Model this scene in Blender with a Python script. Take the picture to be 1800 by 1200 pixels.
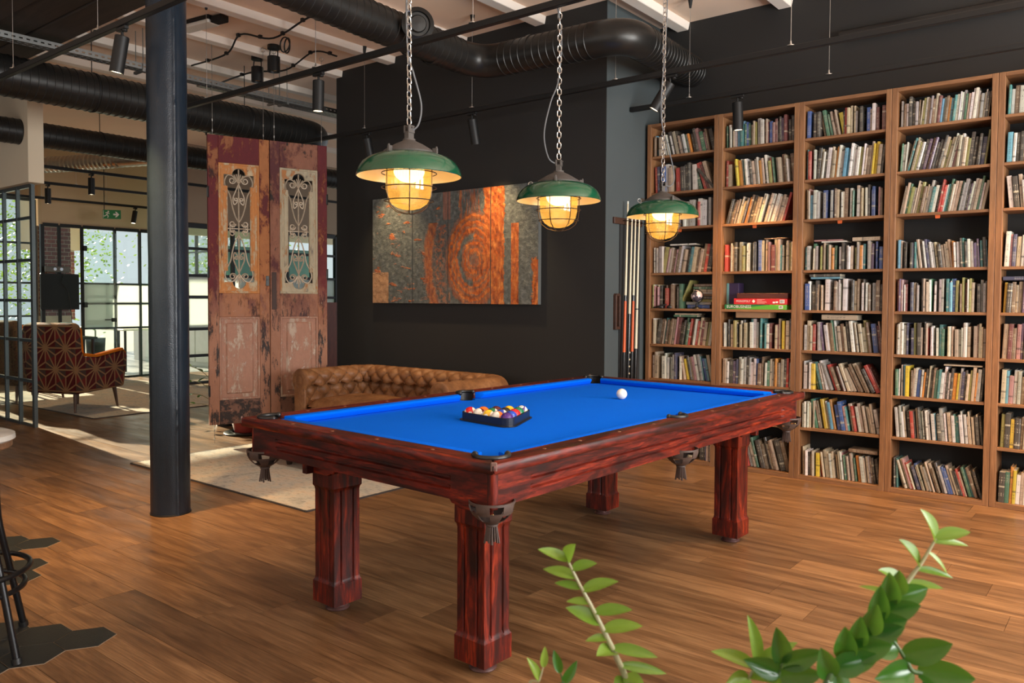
import bpy, bmesh, math, random
from math import sin, cos, pi, sqrt, radians as rad
from mathutils import Vector, Matrix, noise
for o in list(bpy.data.objects): bpy.data.objects.remove(o)
SC = bpy.context.scene
COL = SC.collection
# ------------------------------------------------------------------ camera
YAW, PIT, ROL, FPX, CAMZ, CYS = 0.6740, 0.0336, 0.0049, 1402.19, 1.295, -27.855
fw = Vector((-sin(YAW)*cos(PIT), cos(YAW)*cos(PIT), -sin(PIT)))
r0 = Vector((cos(YAW), sin(YAW), 0)); u0 = r0.cross(fw)
rr = r0*cos(ROL)+u0*sin(ROL); uu = -r0*sin(ROL)+u0*cos(ROL)
cd = bpy.data.cameras.new('camera'); cam = bpy.data.objects.new('camera', cd); COL.objects.link(cam)
M = Matrix((rr, uu, -fw)).transposed().to_4x4(); M.translation = (0, 0, CAMZ); cam.matrix_world = M
cd.sensor_width = 36; cd.lens = FPX/1800*36; cd.shift_y = CYS/1800; cd.clip_start = 0.05; cd.clip_end = 200
cd.dof.use_dof = True; cd.dof.focus_distance = 4.5; cd.dof.aperture_fstop = 8.0
SC.camera = cam
def proj(x, y, z):
    d = Vector((x, y, z-CAMZ)); q = d.dot(fw)
    if q < 0.05: return None
    return (900+FPX*d.dot(rr)/q, 600-FPX*d.dot(uu)/q+CYS, q)
# ------------------------------------------------------------------ world, sun, window and fill light, exposure
SC.view_settings.view_transform = 'Standard'; SC.view_settings.look = 'None'
SC.view_settings.gamma = 1; SC.view_settings.use_curve_mapping = False
SC.view_settings.exposure = EXPOSURE = -0.15
W = bpy.data.worlds.new('sky'); SC.world = W; W.use_nodes = True
bg = W.node_tree.nodes['Background']; bg.inputs[0].default_value = (0.88, 0.94, 1.0, 1); bg.inputs[1].default_value = 0.9
sd = bpy.data.lights.new('sun', 'SUN'); sd.energy = 19.0; sd.color = (1.0, 0.82, 0.60); sd.angle = rad(0.8)
so = bpy.data.objects.new('sun', sd); COL.objects.link(so)
sdir = Vector((1.0, -0.08, -0.37)).normalized(); so.rotation_euler = sdir.to_track_quat('-Z', 'Y').to_euler(); so.location = (-20, 6, 9)
def area(name, loc, size, target, energy, color):
    l = bpy.data.lights.new(name, 'AREA'); l.shape = 'RECTANGLE'; l.size, l.size_y = size; l.energy = energy; l.color = color
    o = bpy.data.objects.new(name, l); COL.objects.link(o); o.location = loc
    o.rotation_euler = (Vector(target)-Vector(loc)).to_track_quat('-Z', 'Y').to_euler(); return o
DAY = (0.88, 0.95, 1.0)
# daylight standing in the windows of the wall to the right of the camera
for i, (y, k) in enumerate(((-0.2, .22), (2.1, 1.0), (4.4, 1.15))):
    area('window_and_fill_light', (2.78, y, 1.75), (1.6, 2.1), (-3, y, 1.3), 58*k, DAY)
    area('ceiling_fill', (2.80, y, 1.75), (1.6, 2.1), (-1.6, y, 5.6), 215*k, (1.0, .98, .95))  # unseen fill aimed upwards, added to brighten the ceiling
for i, x in enumerate((-1.5, -4.5, -7.5)):
    area('window_and_fill_light', (x, -2.45, 1.85), (2.0, 2.2), (x, -.4, 5.2), 36, (1.0, 0.96, 0.90))  # upward fill behind the camera, added to light the ceiling
# ------------------------------------------------------------------ mesh builder
class G:
    def __init__(s): s.v = []; s.f = []; s.m = []; s.mi = 0
    def add(s, vs, fs):
        b = len(s.v); s.v += [tuple(p) for p in vs]
        for f in fs: s.f.append([b+i for i in f]); s.m.append(s.mi)
        return s
    def box(s, x0, x1, y0, y1, z0, z1):
        v = [(x, y, z) for z in (z0, z1) for y in (y0, y1) for x in (x0, x1)]
        return s.add(v, [(0,2,3,1),(4,5,7,6),(0,1,5,4),(2,6,7,3),(0,4,6,2),(1,3,7,5)])
    def cbox(s, c, sz, mat=None):
        x, y, z = sz[0]/2, sz[1]/2, sz[2]/2
        v = [Vector((a, b, d)) for d in (-z, z) for b in (-y, y) for a in (-x, x)]
        if mat is not None: v = [mat @ p for p in v]
        v = [p+Vector(c) for p in v]
        return s.add(v, [(0,2,3,1),(4,5,7,6),(0,1,5,4),(2,6,7,3),(0,4,6,2),(1,3,7,5)])
    def bar(s, p, q, w, h):            # rectangular bar p->q, w horizontal width, h the other
        p = Vector(p); q = Vector(q); d = (q-p).normalized()
        up = Vector((0, 0, 1)) if abs(d.z) < 0.95 else Vector((1, 0, 0))
        a = d.cross(up).normalized(); b = a.cross(d).normalized()
        v = []
        for e in (p, q):
            for i, j in ((-1,-1),(1,-1),(1,1),(-1,1)): v.append(e+a*(w/2*i)+b*(h/2*j))
        return s.add(v, [(0,1,2,3),(7,6,5,4),(0,4,5,1),(1,5,6,2),(2,6,7,3),(3,7,4,0)])
    def tube(s, pts, r, n=8, closed=False, cap=True):
        pts = [Vector(p) for p in pts]; N = len(pts); R = r if isinstance(r, (list, tuple)) else [r]*N
        t = []
        for i in range(N):
            if closed: d = pts[(i+1) % N]-pts[i-1]
            else: d = pts[min(i+1, N-1)]-pts[max(i-1, 0)]
            t.append(d.normalized())
        a = t[0].orthogonal().normalized(); vs = []
        for i in range(N):
            a = (a-t[i]*a.dot(t[i]));
            a = a.normalized() if a.length > 1e-6 else t[i].orthogonal().normalized()
            b = t[i].cross(a)
            for k in range(n):
                an = 2*pi*k/n; vs.append(pts[i]+(a*cos(an)+b*sin(an))*R[i])
        fs = []
        for i in range(N if closed else N-1):
            j = (i+1) % N
            for k in range(n): fs.append((i*n+k, i*n+(k+1) % n, j*n+(k+1) % n, j*n+k))
        if cap and not closed:
            fs.append(tuple(range(n-1, -1, -1))); fs.append(tuple((N-1)*n+k for k in range(n)))
        return s.add(vs, fs)
    def cyl(s, p, q, r, r2=None, n=16, cap=True): return s.tube([p, q], [r, r if r2 is None else r2], n, cap=cap)
    def lathe(s, prof, n=32, c=(0, 0, 0), cap=False, axis=None):
        vs = []; N = len(prof)
        A = Matrix.Identity(3) if axis is None else Vector((0, 0, 1)).rotation_difference(Vector(axis)).to_matrix()
        for (r, z) in prof:
            for k in range(n): vs.append(A @ Vector((r*cos(2*pi*k/n), r*sin(2*pi*k/n), z))+Vector(c))
        fs = [(i*n+k, i*n+(k+1) % n, (i+1)*n+(k+1) % n, (i+1)*n+k) for i in range(N-1) for k in range(n)]
        if cap: fs.append(tuple(range(n-1, -1, -1))); fs.append(tuple((N-1)*n+k for k in range(n)))
        return s.add(vs, fs)
    def sphere(s, c, r, n=12, m=8, sc=(1, 1, 1)):
        vs = [(c[0], c[1], c[2]-r*sc[2])]
        for i in range(1, m):
            a = -pi/2+pi*i/m
            for k in range(n): vs.append((c[0]+r*sc[0]*cos(a)*cos(2*pi*k/n), c[1]+r*sc[1]*cos(a)*sin(2*pi*k/n), c[2]+r*sc[2]*sin(a)))
        vs.append((c[0], c[1], c[2]+r*sc[2])); L = len(vs)-1
        fs = [(0, 1+(k+1) % n, 1+k) for k in range(n)]
        for i in range(m-2):
            for k in range(n): fs.append((1+i*n+k, 1+i*n+(k+1) % n, 1+(i+1)*n+(k+1) % n, 1+(i+1)*n+k))
        b = 1+(m-2)*n
        fs += [(b+k, b+(k+1) % n, L) for k in range(n)]
        return s.add(vs, fs)
    def grid(s, fn, nu, nv, cu=False, cv=False):
        vs = [fn(i/(nu if cu else nu-1), j/(nv if cv else nv-1)) for i in range(nu) for j in range(nv)]
        fs = []
        for i in range(nu if cu else nu-1):
            for j in range(nv if cv else nv-1):
                a, b = (i+1) % nu, (j+1) % nv
                fs.append((i*nv+j, a*nv+j, a*nv+b, i*nv+b))
        return s.add(vs, fs)
    def prism(s, poly, z0, z1, fn=None):       # polygon (a,b) extruded along third axis; fn maps (a,b,c)->xyz
        n = len(poly); fn = fn or (lambda a, b, c: (a, b, c))
        vs = [fn(a, b, z0) for a, b in poly]+[fn(a, b, z1) for a, b in poly]
        return s.add(vs, [tuple(range(n-1, -1, -1)), tuple(range(n, 2*n))]+[(i, (i+1) % n, n+(i+1) % n, n+i) for i in range(n)])
    def plate(s, outer, holes, z0, z1, fn=None):   # flat plate with holes
        fn = fn or (lambda a, b, c: (a, b, c))
        bm = bmesh.new(); loops = []
        for lp in [outer]+holes:
            vv = [bm.verts.new((a, b, 0)) for a, b in lp]; loops.append(vv)
            for i in range(len(vv)): bm.edges.new((vv[i], vv[(i+1) % len(vv)]))
        bmesh.ops.triangle_fill(bm, edges=bm.edges[:], use_beauty=True, use_dissolve=False)
        bm.verts.index_update(); n = len(bm.verts); co = [v.co.copy() for v in bm.verts]
        vs = [fn(c.x, c.y, z0) for c in co]+[fn(c.x, c.y, z1) for c in co]; fs = []
        for f in bm.faces:
            ids = [v.index for v in f.verts]; 
            if f.normal.z < 0: ids.reverse()
            fs.append([n+i for i in ids]); fs.append(ids[::-1])
        for vv in loops:
            ids = [v.index for v in vv]
            for i in range(len(ids)): a, b = ids[i], ids[(i+1) % len(ids)]; fs.append((a, b, n+b, n+a))
        bm.free(); return s.add(vs, fs)
    def build(s, name, mats, parent=None, smooth=None, bevel=0, seg=1, origin=None, fix=False):
        if not isinstance(mats, (list, tuple)): mats = [mats]
        o3 = Vector(origin) if origin is not None else Vector((0, 0, 0))
        me = bpy.data.meshes.new(name)
        me.from_pydata([tuple(Vector(p)-o3) for p in s.v], [], s.f)
        for m in mats: me.materials.append(m)
        if len(mats) > 1: me.polygons.foreach_set('material_index', s.m)
        if bevel or fix:
            bm = bmesh.new(); bm.from_mesh(me)
            if fix: bmesh.ops.recalc_face_normals(bm, faces=bm.faces[:])
            if bevel:
                ed = [e for e in bm.edges if len(e.link_faces) == 2 and e.calc_face_angle(0) > 0.5]
                bmesh.ops.bevel(bm, geom=ed, offset=bevel, segments=seg, affect='EDGES', profile=0.5, clamp_overlap=True)
            bm.to_mesh(me); bm.free()
        if smooth is not None:
            me.shade_smooth(); me.set_sharp_from_angle(angle=rad(smooth))
        me.update()
        o = bpy.data.objects.new(name, me); COL.objects.link(o)
        if parent is not None: o.parent = parent
        if origin is not None: o.location = o3 if parent is None else o3
        return o
def thing(name, label, cat, loc=(0, 0, 0), rz=0, group=None):
    o = bpy.data.objects.new(name, None); COL.objects.link(o); o.location = loc; o.rotation_euler = (0, 0, rz)
    o.empty_display_size = 0.05; o['label'] = label; o['category'] = cat
    if group: o['group'] = group
    return o
def tag(o, label, cat, group=None, kind=None):
    o['label'] = label; o['category'] = cat
    if group: o['group'] = group
    if kind: o['kind'] = kind
    return o
def struct(o): o['kind'] = 'structure'; return o
def copytree(o, parent=None):
    c = o.copy(); COL.objects.link(c); c.parent = parent
    for ch in list(o.children): copytree(ch, c)
    return c
def spline(pts, k=8):
    P = [Vector(p) for p in pts]; out = []
    for i in range(len(P)-1):
        a, b, c, d = P[max(i-1, 0)], P[i], P[i+1], P[min(i+2, len(P)-1)]
        for j in range(k):
            t = j/k
            out.append(0.5*((2*b)+(c-a)*t+(2*a-5*b+4*c-d)*t*t+(3*b-a-3*c+d)*t*t*t))
    out.append(P[-1]); return out
def text_mesh(txt, size):
    cu = bpy.data.curves.new('t', 'FONT'); cu.body = txt; cu.size = size; cu.align_x = 'CENTER'; cu.align_y = 'CENTER'; cu.resolution_u = 2
    o = bpy.data.objects.new('t', cu); COL.objects.link(o)
    dg = bpy.context.evaluated_depsgraph_get(); dg.update(); me = o.evaluated_get(dg).to_mesh()
    vs = [v.co.copy() for v in me.vertices]; fs = [tuple(p.vertices) for p in me.polygons]
    o.evaluated_get(dg).to_mesh_clear(); bpy.data.objects.remove(o); bpy.data.curves.remove(cu)
    return vs, fs
# ------------------------------------------------------------------ materials
class N:
    def __init__(s, name):
        s.m = bpy.data.materials.new(name); s.m.use_nodes = True; s.t = s.m.node_tree; s.t.nodes.clear()
        s.out = s.n('ShaderNodeOutputMaterial'); s.p = s.n('ShaderNodeBsdfPrincipled'); s.l(s.p.outputs[0], s.out.inputs[0])
    def n(s, typ, **kw):
        o = s.t.nodes.new(typ)
        for k, v in kw.items(): setattr(o, k, v)
        return o
    def l(s, a, b): s.t.links.new(a, b)
    def set(s, sock, v):
        if hasattr(v, 'is_linked') or isinstance(v, bpy.types.NodeSocket): s.l(v, sock)
        else: sock.default_value = v
    def coord(s, kind='Object'): return s.n('ShaderNodeTexCoord').outputs[kind]
    def map(s, vec, sc=(1, 1, 1), loc=(0, 0, 0), rot=(0, 0, 0)):
        m = s.n('ShaderNodeMapping'); s.l(vec, m.inputs[0]); m.inputs['Scale'].default_value = sc; s.set(m.inputs['Location'], loc); m.inputs['Rotation'].default_value = rot
        return m.outputs[0]
    def noise(s, vec, scale=5, detail=4, rough=.55, dist=0):
        t = s.n('ShaderNodeTexNoise'); s.l(vec, t.inputs['Vector']); t.inputs['Scale'].default_value = scale
        t.inputs['Detail'].default_value = detail; t.inputs['Roughness'].default_value = rough; t.inputs['Distortion'].default_value = dist
        return t.outputs['Fac']
    def ramp(s, fac, stops, interp='LINEAR'):
        r = s.n('ShaderNodeValToRGB'); s.l(fac, r.inputs[0]); e = r.color_ramp.elements; r.color_ramp.interpolation = interp
        while len(e) < len(stops): e.new(0.5)
        for i, (p, c) in enumerate(stops):
            e[i].position = p; e[i].color = (c, c, c, 1) if isinstance(c, (int, float)) else (*c, 1)
        return r.outputs[0]
    def math(s, op, a, b=0.0, c=0.0, clamp=False):
        m = s.n('ShaderNodeMath', operation=op, use_clamp=clamp); s.set(m.inputs[0], a); s.set(m.inputs[1], b); s.set(m.inputs[2], c); return m.outputs[0]
    def mix(s, f, a, b, blend='MIX'):
        m = s.n('ShaderNodeMix', data_type='RGBA', blend_type=blend); s.set(m.inputs[0], f)
        s.set(m.inputs[6], (*a, 1) if isinstance(a, tuple) else a); s.set(m.inputs[7], (*b, 1) if isinstance(b, tuple) else b)
        return m.outputs[2]
    def bump(s, h, strength=.3, dist=.01):
        b = s.n('ShaderNodeBump'); b.inputs['Strength'].default_value = strength; b.inputs['Distance'].default_value = dist
        s.l(h, b.inputs['Height']); s.l(b.outputs[0], s.p.inputs['Normal'])
    def sep(s, v): return s.n_sep(v)
    def n_sep(s, v):
        x = s.n('ShaderNodeSeparateXYZ'); s.l(v, x.inputs[0]); return x.outputs
    def fin(s, col=None, rough=None, metal=None, spec=None, coat=None):
        p = s.p.inputs
        if col is not None: s.set(p['Base Color'], (*col, 1) if isinstance(col, tuple) else col)
        if rough is not None: s.set(p['Roughness'], rough)
        if metal is not None: s.set(p['Metallic'], metal)
        if spec is not None: s.set(p['Specular IOR Level'], spec)
        if coat is not None: s.set(p['Coat Weight'], coat); p['Coat Roughness'].default_value = .12
        return s.m
def plain(name, col, rough=.5, metal=0, spec=.5, var=.12, sc=8, bump=0):
    n = N(name); v = n.coord(); k = n.noise(v, sc, 4)
    c = n.mix(k, tuple(x*(1-var) for x in col), tuple(min(1, x*(1+var)) for x in col))
    if bump: n.bump(n.noise(v, sc*12, 3), bump, .004)
    return n.fin(c, rough, metal, spec)
def emit(name, col, st):
    n = N(name); n.p.inputs['Emission Color'].default_value = (*col, 1); n.p.inputs['Emission Strength'].default_value = st
    return n.fin(col, .5)
def glassy(name, tint=(.9, 1, .97), gloss=.10, alpha=.0, rough=.02):
    n = N(name); t = n.t; t.nodes.remove(n.p)
    tr = n.n('ShaderNodeBsdfTransparent'); tr.inputs[0].default_value = (*tint, 1)
    gl = n.n('ShaderNodeBsdfGlossy'); gl.inputs['Roughness'].default_value = rough
    df = n.n('ShaderNodeBsdfTranslucent'); df.inputs[0].default_value = (.9, .95, .93, 1)
    d2 = n.n('ShaderNodeBsdfDiffuse'); d2.inputs[0].default_value = (.8, .86, .84, 1)
    m0 = n.n('ShaderNodeMixShader'); m0.inputs[0].default_value = .5; n.l(df.outputs[0], m0.inputs[1]); n.l(d2.outputs[0], m0.inputs[2])
    m1 = n.n('ShaderNodeMixShader'); m1.inputs[0].default_value = alpha; n.l(tr.outputs[0], m1.inputs[1]); n.l(m0.outputs[0], m1.inputs[2])
    lw = n.n('ShaderNodeFresnel'); lw.inputs[0].default_value = 1.45
    f = n.math('MULTIPLY', lw.outputs[0], gloss*10)
    m2 = n.n('ShaderNodeMixShader'); n.l(f, m2.inputs[0]); n.l(m1.outputs[0], m2.inputs[1]); n.l(gl.outputs[0], m2.inputs[2])
    n.l(m2.outputs[0], n.out.inputs[0]); return n.m
def m_floor():
    n = N('oak_plank'); oi = n.n('ShaderNodeObjectInfo').outputs['Random']; ge = n.n('ShaderNodeNewGeometry').outputs['Random Per Island']
    rnd = n.math('FRACT', n.math('ADD', oi, ge))
    off = n.n('ShaderNodeCombineXYZ'); n.l(n.math('MULTIPLY', rnd, 37.0), off.inputs[0]); n.l(n.math('MULTIPLY', rnd, 91.0), off.inputs[1])
    v = n.coord('Object')
    va = n.n('ShaderNodeVectorMath', operation='ADD'); n.l(v, va.inputs[0]); n.l(off.outputs[0], va.inputs[1]); v = va.outputs[0]
    g1 = n.noise(n.map(v, (1.3, 11, 1)), 1.6, 5, .6, .6); g2 = n.noise(n.map(v, (2, 70, 1)), 2.2, 4, .6)
    g3 = n.noise(n.map(v, (1.1, 4.5, 1)), 1.5, 2, .5, 1.2)
    c = n.ramp(g1, [(.28, (.085, .042, .019)), (.44, (.190, .098, .043)), (.60, (.285, .155, .072)), (.78, (.37, .215, .108))])
    c = n.mix(n.math('MULTIPLY', n.ramp(g2, [(.36, 1), (.58, 0)]), .6), c, (.095, .044, .018), 'MIX')
    kn = n.ramp(n.noise(n.map(v, (3.2, 9, 1)), 2.3, 2, .5), [(.70, 0), (.78, 1)])
    c = n.mix(n.math('MULTIPLY', kn, .55), c, (.075, .034, .014))
    tone = n.ramp(rnd, [(0, (.70, .66, .62)), (.5, (.97, .92, .85)), (1, (1.18, 1.13, 1.04))])
    c = n.mix(1.0, c, tone, 'MULTIPLY')
    r = n.ramp(g3, [(.3, .30), (.7, .44)])
    n.bump(g2, .10, .002)
    return n.fin(c, r, 0, .5)
def m_red(axis):
    n = N('red_stained_pine'); oi = n.n('ShaderNodeObjectInfo').outputs['Random']
    v = n.coord('Object'); sc = [15, 15, 15]; sc[axis] = 2.3
    mp = n.n('ShaderNodeMapping'); n.l(v, mp.inputs[0]); mp.inputs['Scale'].default_value = sc
    cb = n.n('ShaderNodeCombineXYZ'); n.l(n.math('MULTIPLY', oi, 31.0), cb.inputs[0]); n.l(n.math('MULTIPLY', oi, 57.0), cb.inputs[2]); n.l(cb.outputs[0], mp.inputs['Location'])
    v = mp.outputs[0]
    a = n.noise(v, 1.1, 5, .62, 1.2); b = n.noise(n.map(v, (4, 4, 4)), 1.6, 4, .6, .5)
    c = n.ramp(a, [(.30, (.014, .004, .003)), (.43, (.056, .006, .003)), (.56, (.155, .013, .005)), (.72, (.36, .040, .009))])
    c = n.mix(n.math('MULTIPLY', n.ramp(b, [(.40, 1), (.58, 0)]), .6), c, (.020, .006, .005))
    n.bump(b, .12, .003)
    return n.fin(c, n.ramp(b, [(.3, .34), (.7, .5)]), 0, .30, .0)
def m_wood(name, dark, light, axis=2, rough=.5, fine=60, contrast=1.0):
    n = N(name); v = n.coord('Object'); oi = n.n('ShaderNodeObjectInfo').outputs['Random']
    sc = [fine/6]*3; sc[axis] = .9
    mp = n.n('ShaderNodeMapping'); n.l(v, mp.inputs[0]); mp.inputs['Scale'].default_value = sc
    cb = n.n('ShaderNodeCombineXYZ'); n.l(n.math('MULTIPLY', oi, 13.0), cb.inputs[0]); n.l(n.math('MULTIPLY', oi, 29.0), cb.inputs[1]); n.l(cb.outputs[0], mp.inputs['Location'])
    a = n.noise(mp.outputs[0], 1.5, 5, .6, .7); b = n.noise(n.map(mp.outputs[0], (5, 5, 5)), 2, 3)
    c = n.ramp(a, [(.3, dark), (.7, light)])
    c = n.mix(n.math('MULTIPLY', n.ramp(b, [(.4, 1), (.6, 0)]), .35), c, tuple(x*.55 for x in dark))
    n.bump(b, .08, .002)
    return n.fin(c, rough)
def m_cloth(name, col, rough=.95, sc=900, var=.12):
    n = N(name); v = n.coord('Object'); a = n.noise(v, sc, 2); b = n.noise(v, 6, 4)
    c = n.mix(a, tuple(x*(1-var) for x in col), tuple(x*(1+var) for x in col)); c = n.mix(n.math('MULTIPLY', b, .25), c, tuple(x*.8 for x in col))
    n.bump(a, .15, .001); n.p.inputs['Sheen Weight'].default_value = .04; n.p.inputs['Sheen Roughness'].default_value = .4
    n.p.inputs['Sheen Tint'].default_value = (*[min(1, x*2.2+.1) for x in col], 1)
    return n.fin(c, rough, 0, .04)
M_FLOOR = m_floor()
RX, RY, RZ = m_red(0), m_red(1), m_red(2)
BLACK_WALL = plain('black_wall_paint', (.0125, .0122, .0118), .75, var=.08, sc=3, bump=.05)
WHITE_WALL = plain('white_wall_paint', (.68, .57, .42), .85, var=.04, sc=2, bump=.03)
CEIL = plain('ceiling_paint', (.90, .69, .53), .85, var=.07, sc=1.5, bump=.03)
CEILB = plain('joist_paint', (.86, .78, .69), .8, var=.06, sc=4)
BEAMWOOD = m_wood('dark_ceiling_board', (.018, .012, .008), (.040, .027, .019), 0, .7)
BLACKM = plain('black_metal', (.012, .012, .012), .42, .3, .5, .1)
BLACKT = plain('black_track_metal', (.010, .010, .010), .5, .2, .4, .1)
WALL_TAN = plain('shaded_cream_paint', (.52, .385, .255), .85, var=.04, sc=2, bump=.03)  # far white walls, shade and warm bounce put into the tan
GREYW = plain('lit_blue_grey_wall', (.060, .074, .077), .7, var=.08, sc=3, bump=.05)
STEEL = plain('steel', (.55, .55, .54), .3, 1.0, .5, .1)
GALV = plain('galvanised_steel', (.34, .35, .34), .42, .9, .5, .2, 30)
FRAMEG = plain('grey_steel_frame', (.10, .115, .115), .45, .4, .5, .1)
DUCT = plain('black_duct_metal', (.030, .029, .027), .36, .6, .5, .3, 6)
COLP = plain('blue_black_column_paint', (.012, .020, .031), .27, .0, .40, .2, 14, .35)
CLEAR = glassy('clear_glass', (.94, .985, .96), .06)
CLEAR2 = glassy('partition_glass', (.97, 1, .99), .022)
FROST = glassy('frosted_glass', (.8, .88, .85), .05, .86)
# ================================================================== STRUCTURE
ZC = 3.55
# floor: slab and oak planks laid along x, each plank its own piece
fl = struct(G().box(-19, 3.0, -2.6, 10.5, -.10, -.013).build('floor', plain('joint_dark', (.03, .018, .01), .8)))
PL, PW = 1.29, .193
pm = G().box(-PL/2+.0008, PL/2-.0008, -PW/2+.0008, PW/2-.0008, -.0125, 0).build('plank', M_FLOOR)
pmesh = pm.data; bpy.data.objects.remove(pm)
rng = random.Random(4)
cand = []
for r in range(-10, 44):
    yc = .05+r*PW; ox = rng.random()*PL
    for k in range(-11, 3):
        xc = k*PL+ox
        if xc > 2.3 or xc < -13.6+PL*.3: continue
        best = 0
        for dx in (-.5, -.25, 0, .25, .5):
            q = proj(xc+dx*PL, yc, 0)
            if q and -40 < q[0] < 1840 and -40 < q[1] < 1240: best = max(best, 1/q[2]**2)
        cand.append((best, xc, yc))
cand.sort(reverse=True)
rest = G()
for i, (b, xc, yc) in enumerate(cand):
    if i < 300 and b > 0:
        o = bpy.data.objects.new('plank', pmesh); COL.objects.link(o); o.parent = fl; o.location = (xc, yc, 0)
        if rng.random() < .5: o.rotation_euler = (0, 0, pi)
    else: rest.box(xc-PL/2+.0008, xc+PL/2-.0008, yc-PW/2+.0008, yc+PW/2-.0008, -.0125, 0)
ro = rest.build('far_planks', M_FLOOR, fl); ro['kind'] = 'stuff'
# pale floor of the glazed meeting room
GREYF = plain('grey_vinyl_floor', (.42, .44, .46), .35, var=.08, sc=2)
G().box(-19, -12.95, 5.0, 10.4, -.012, .002).build('meeting_room_floor', GREYF, fl)
# ceiling with white joists running away from the camera and a dark boarded bulkhead across the front
ce = struct(G().box(-13.35, 3.0, -2.6, 10.5, ZC, ZC+.12).build('ceiling', CEIL))
struct(G().box(-16.6, -13.35, 5.0, 8.75, ZC, ZC+.12).build('ceiling', CEIL))
for x in (-9.7, -8.87, -8.04, -7.21, -6.38, -5.62, -4.72, -3.88, -3.04, -2.2, -1.36):
    y1 = 5.2 if -6.42 < x < -3.25 else (6.03 if x > -3.25 else 10)
    g = G(); w = .062
    g.prism([(-w, ZC), (w, ZC), (w*.8, ZC-.06), (-w*.8, ZC-.06)], 2.78, y1, lambda a, b, c, x=x: (x+a, c, b))
    g.build('joist', CEILB, ce, bevel=.004, fix=True)
for k, y in enumerate((2.02, 2.27, 2.52)):
    G().box(-11.5, -4.4, y, y+.246, ZC-.25+.012*(k % 2), ZC).build('bulkhead_board', BEAMWOOD, ce, bevel=.005)
# black walls: block that carries the painting, its side with the cue rack, the wall behind the bookcases
wb = G().box(-6.42, -3.25, 5.2, 6.4, 0, ZC).build('wall_front', BLACK_WALL); struct(wb)
wk = G().box(-3.25, 3.0, 6.03, 6.4, 0, ZC).build('wall_back', BLACK_WALL); struct(wk)
# wall on the right of the camera with three tall window openings
def wall_with_openings(name, fixed, axis, a0, a1, ops, t, mat):
    g = G(); z0, z1 = .7, 2.8
    def bx(p, q, r, s):
        if axis == 'x': g.box(fixed, fixed+t, p, q, r, s)
        else: g.box(p, q, fixed, fixed+t, r, s)
    bx(a0, a1, 0, z0); bx(a0, a1, z1, ZC)
    c = a0
    for (p, q) in ops: bx(c, p, z0, z1); c = q
    bx(c, a1, z0, z1)
    return struct(g.build(name, mat))
wr = wall_with_openings('wall_right', 2.65, 'x', -2.6, 6.03, [(-1.0, .6), (1.3, 2.9), (3.6, 5.2)], .12, WHITE_WALL)
wn = wall_with_openings('wall_near', -2.6, 'y', -9.5, 2.65, [(-8.5, -6.5), (-5.5, -3.5), (-2.5, -.5)], .12, WHITE_WALL)
struct(G().box(-10.9, -10.75, -2.6, 3.13, 0, ZC).build('wall_unseen', BLACK_WALL))  # unseen wall, put in to block sky light from the left
# white wall over the steel partition on the left
struct(G().box(-13.35, -10.75, 3.05, 3.2, 0, ZC).build('wall_unseen', WHITE_WALL))
wl = struct(G().box(-14, -8.48, 3.13, 3.27, 2.40, ZC).build('wall_left', WHITE_WALL))
# far white wall above the glazing, and its brick pier
XF = -12.9
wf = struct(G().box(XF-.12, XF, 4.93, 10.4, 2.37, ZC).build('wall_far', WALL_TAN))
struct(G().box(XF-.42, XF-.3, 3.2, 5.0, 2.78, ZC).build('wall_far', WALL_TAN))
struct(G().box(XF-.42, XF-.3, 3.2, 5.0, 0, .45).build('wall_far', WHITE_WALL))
BR = N('red_brick'); _o = BR.n('ShaderNodeObjectInfo').outputs['Random']; _v = BR.coord('Object')
_c = BR.ramp(_o, [(0, (.12, .028, .016)), (.4, (.27, .055, .026)), (.75, (.36, .085, .04)), (1, (.20, .07, .05))])
_c = BR.mix(BR.noise(_v, 40, 4), _c, (.10, .03, .02)); BR.bump(BR.noise(_v, 90, 4), .4, .006); BRICK = BR.fin(_c, .85)
MORT = plain('mortar', (.42, .34, .27), .9, var=.15, sc=60)
def brick_wall(name, x, y0, y1, z0, z1):
    w = struct(G().box(x-.3, x-.008, y0, y1, z0, z1).build(name, MORT))
    rg = random.Random(int(y0*100)); bw, bh, j = .125, .062, .011
    bm_ = {}
    k = 0; z = z0
    while z+bh <= z1+.001:
        y = y0-(bw/2 if k % 2 else 0)
        while y < y1-.01:
            a, b = max(y, y0), min(y+bw-j, y1)
            L = round(b-a, 3)
            if L > .02:
                if L not in bm_:
                    q = G().box(-.03, 0, -L/2, L/2, 0, bh-j).build('brick', BRICK, bevel=.004); bm_[L] = q.data; bpy.data.objects.remove(q)
                o = bpy.data.objects.new('brick', bm_[L]); COL.objects.link(o); o.parent = w; o.location = (x+rg.uniform(-.003, .003), (a+b)/2, z)
            y += bw
        z += bh; k += 1
    return w
brick_wall('wall_brick', -13.2, 5.0, 5.46, 1.0, 2.37)
brick_wall('wall_brick', -14.6, 5.62, 6.1, .9, 2.1)
struct(G().box(-15.2, -14.6, 5.46, 6.2, 2.1, ZC).build('wall_meeting', WHITE_WALL))
struct(G().box(-13.5, -13.2, 5.0, 5.46, 0, 1.0).build('wall_pier', WHITE_WALL))
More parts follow.
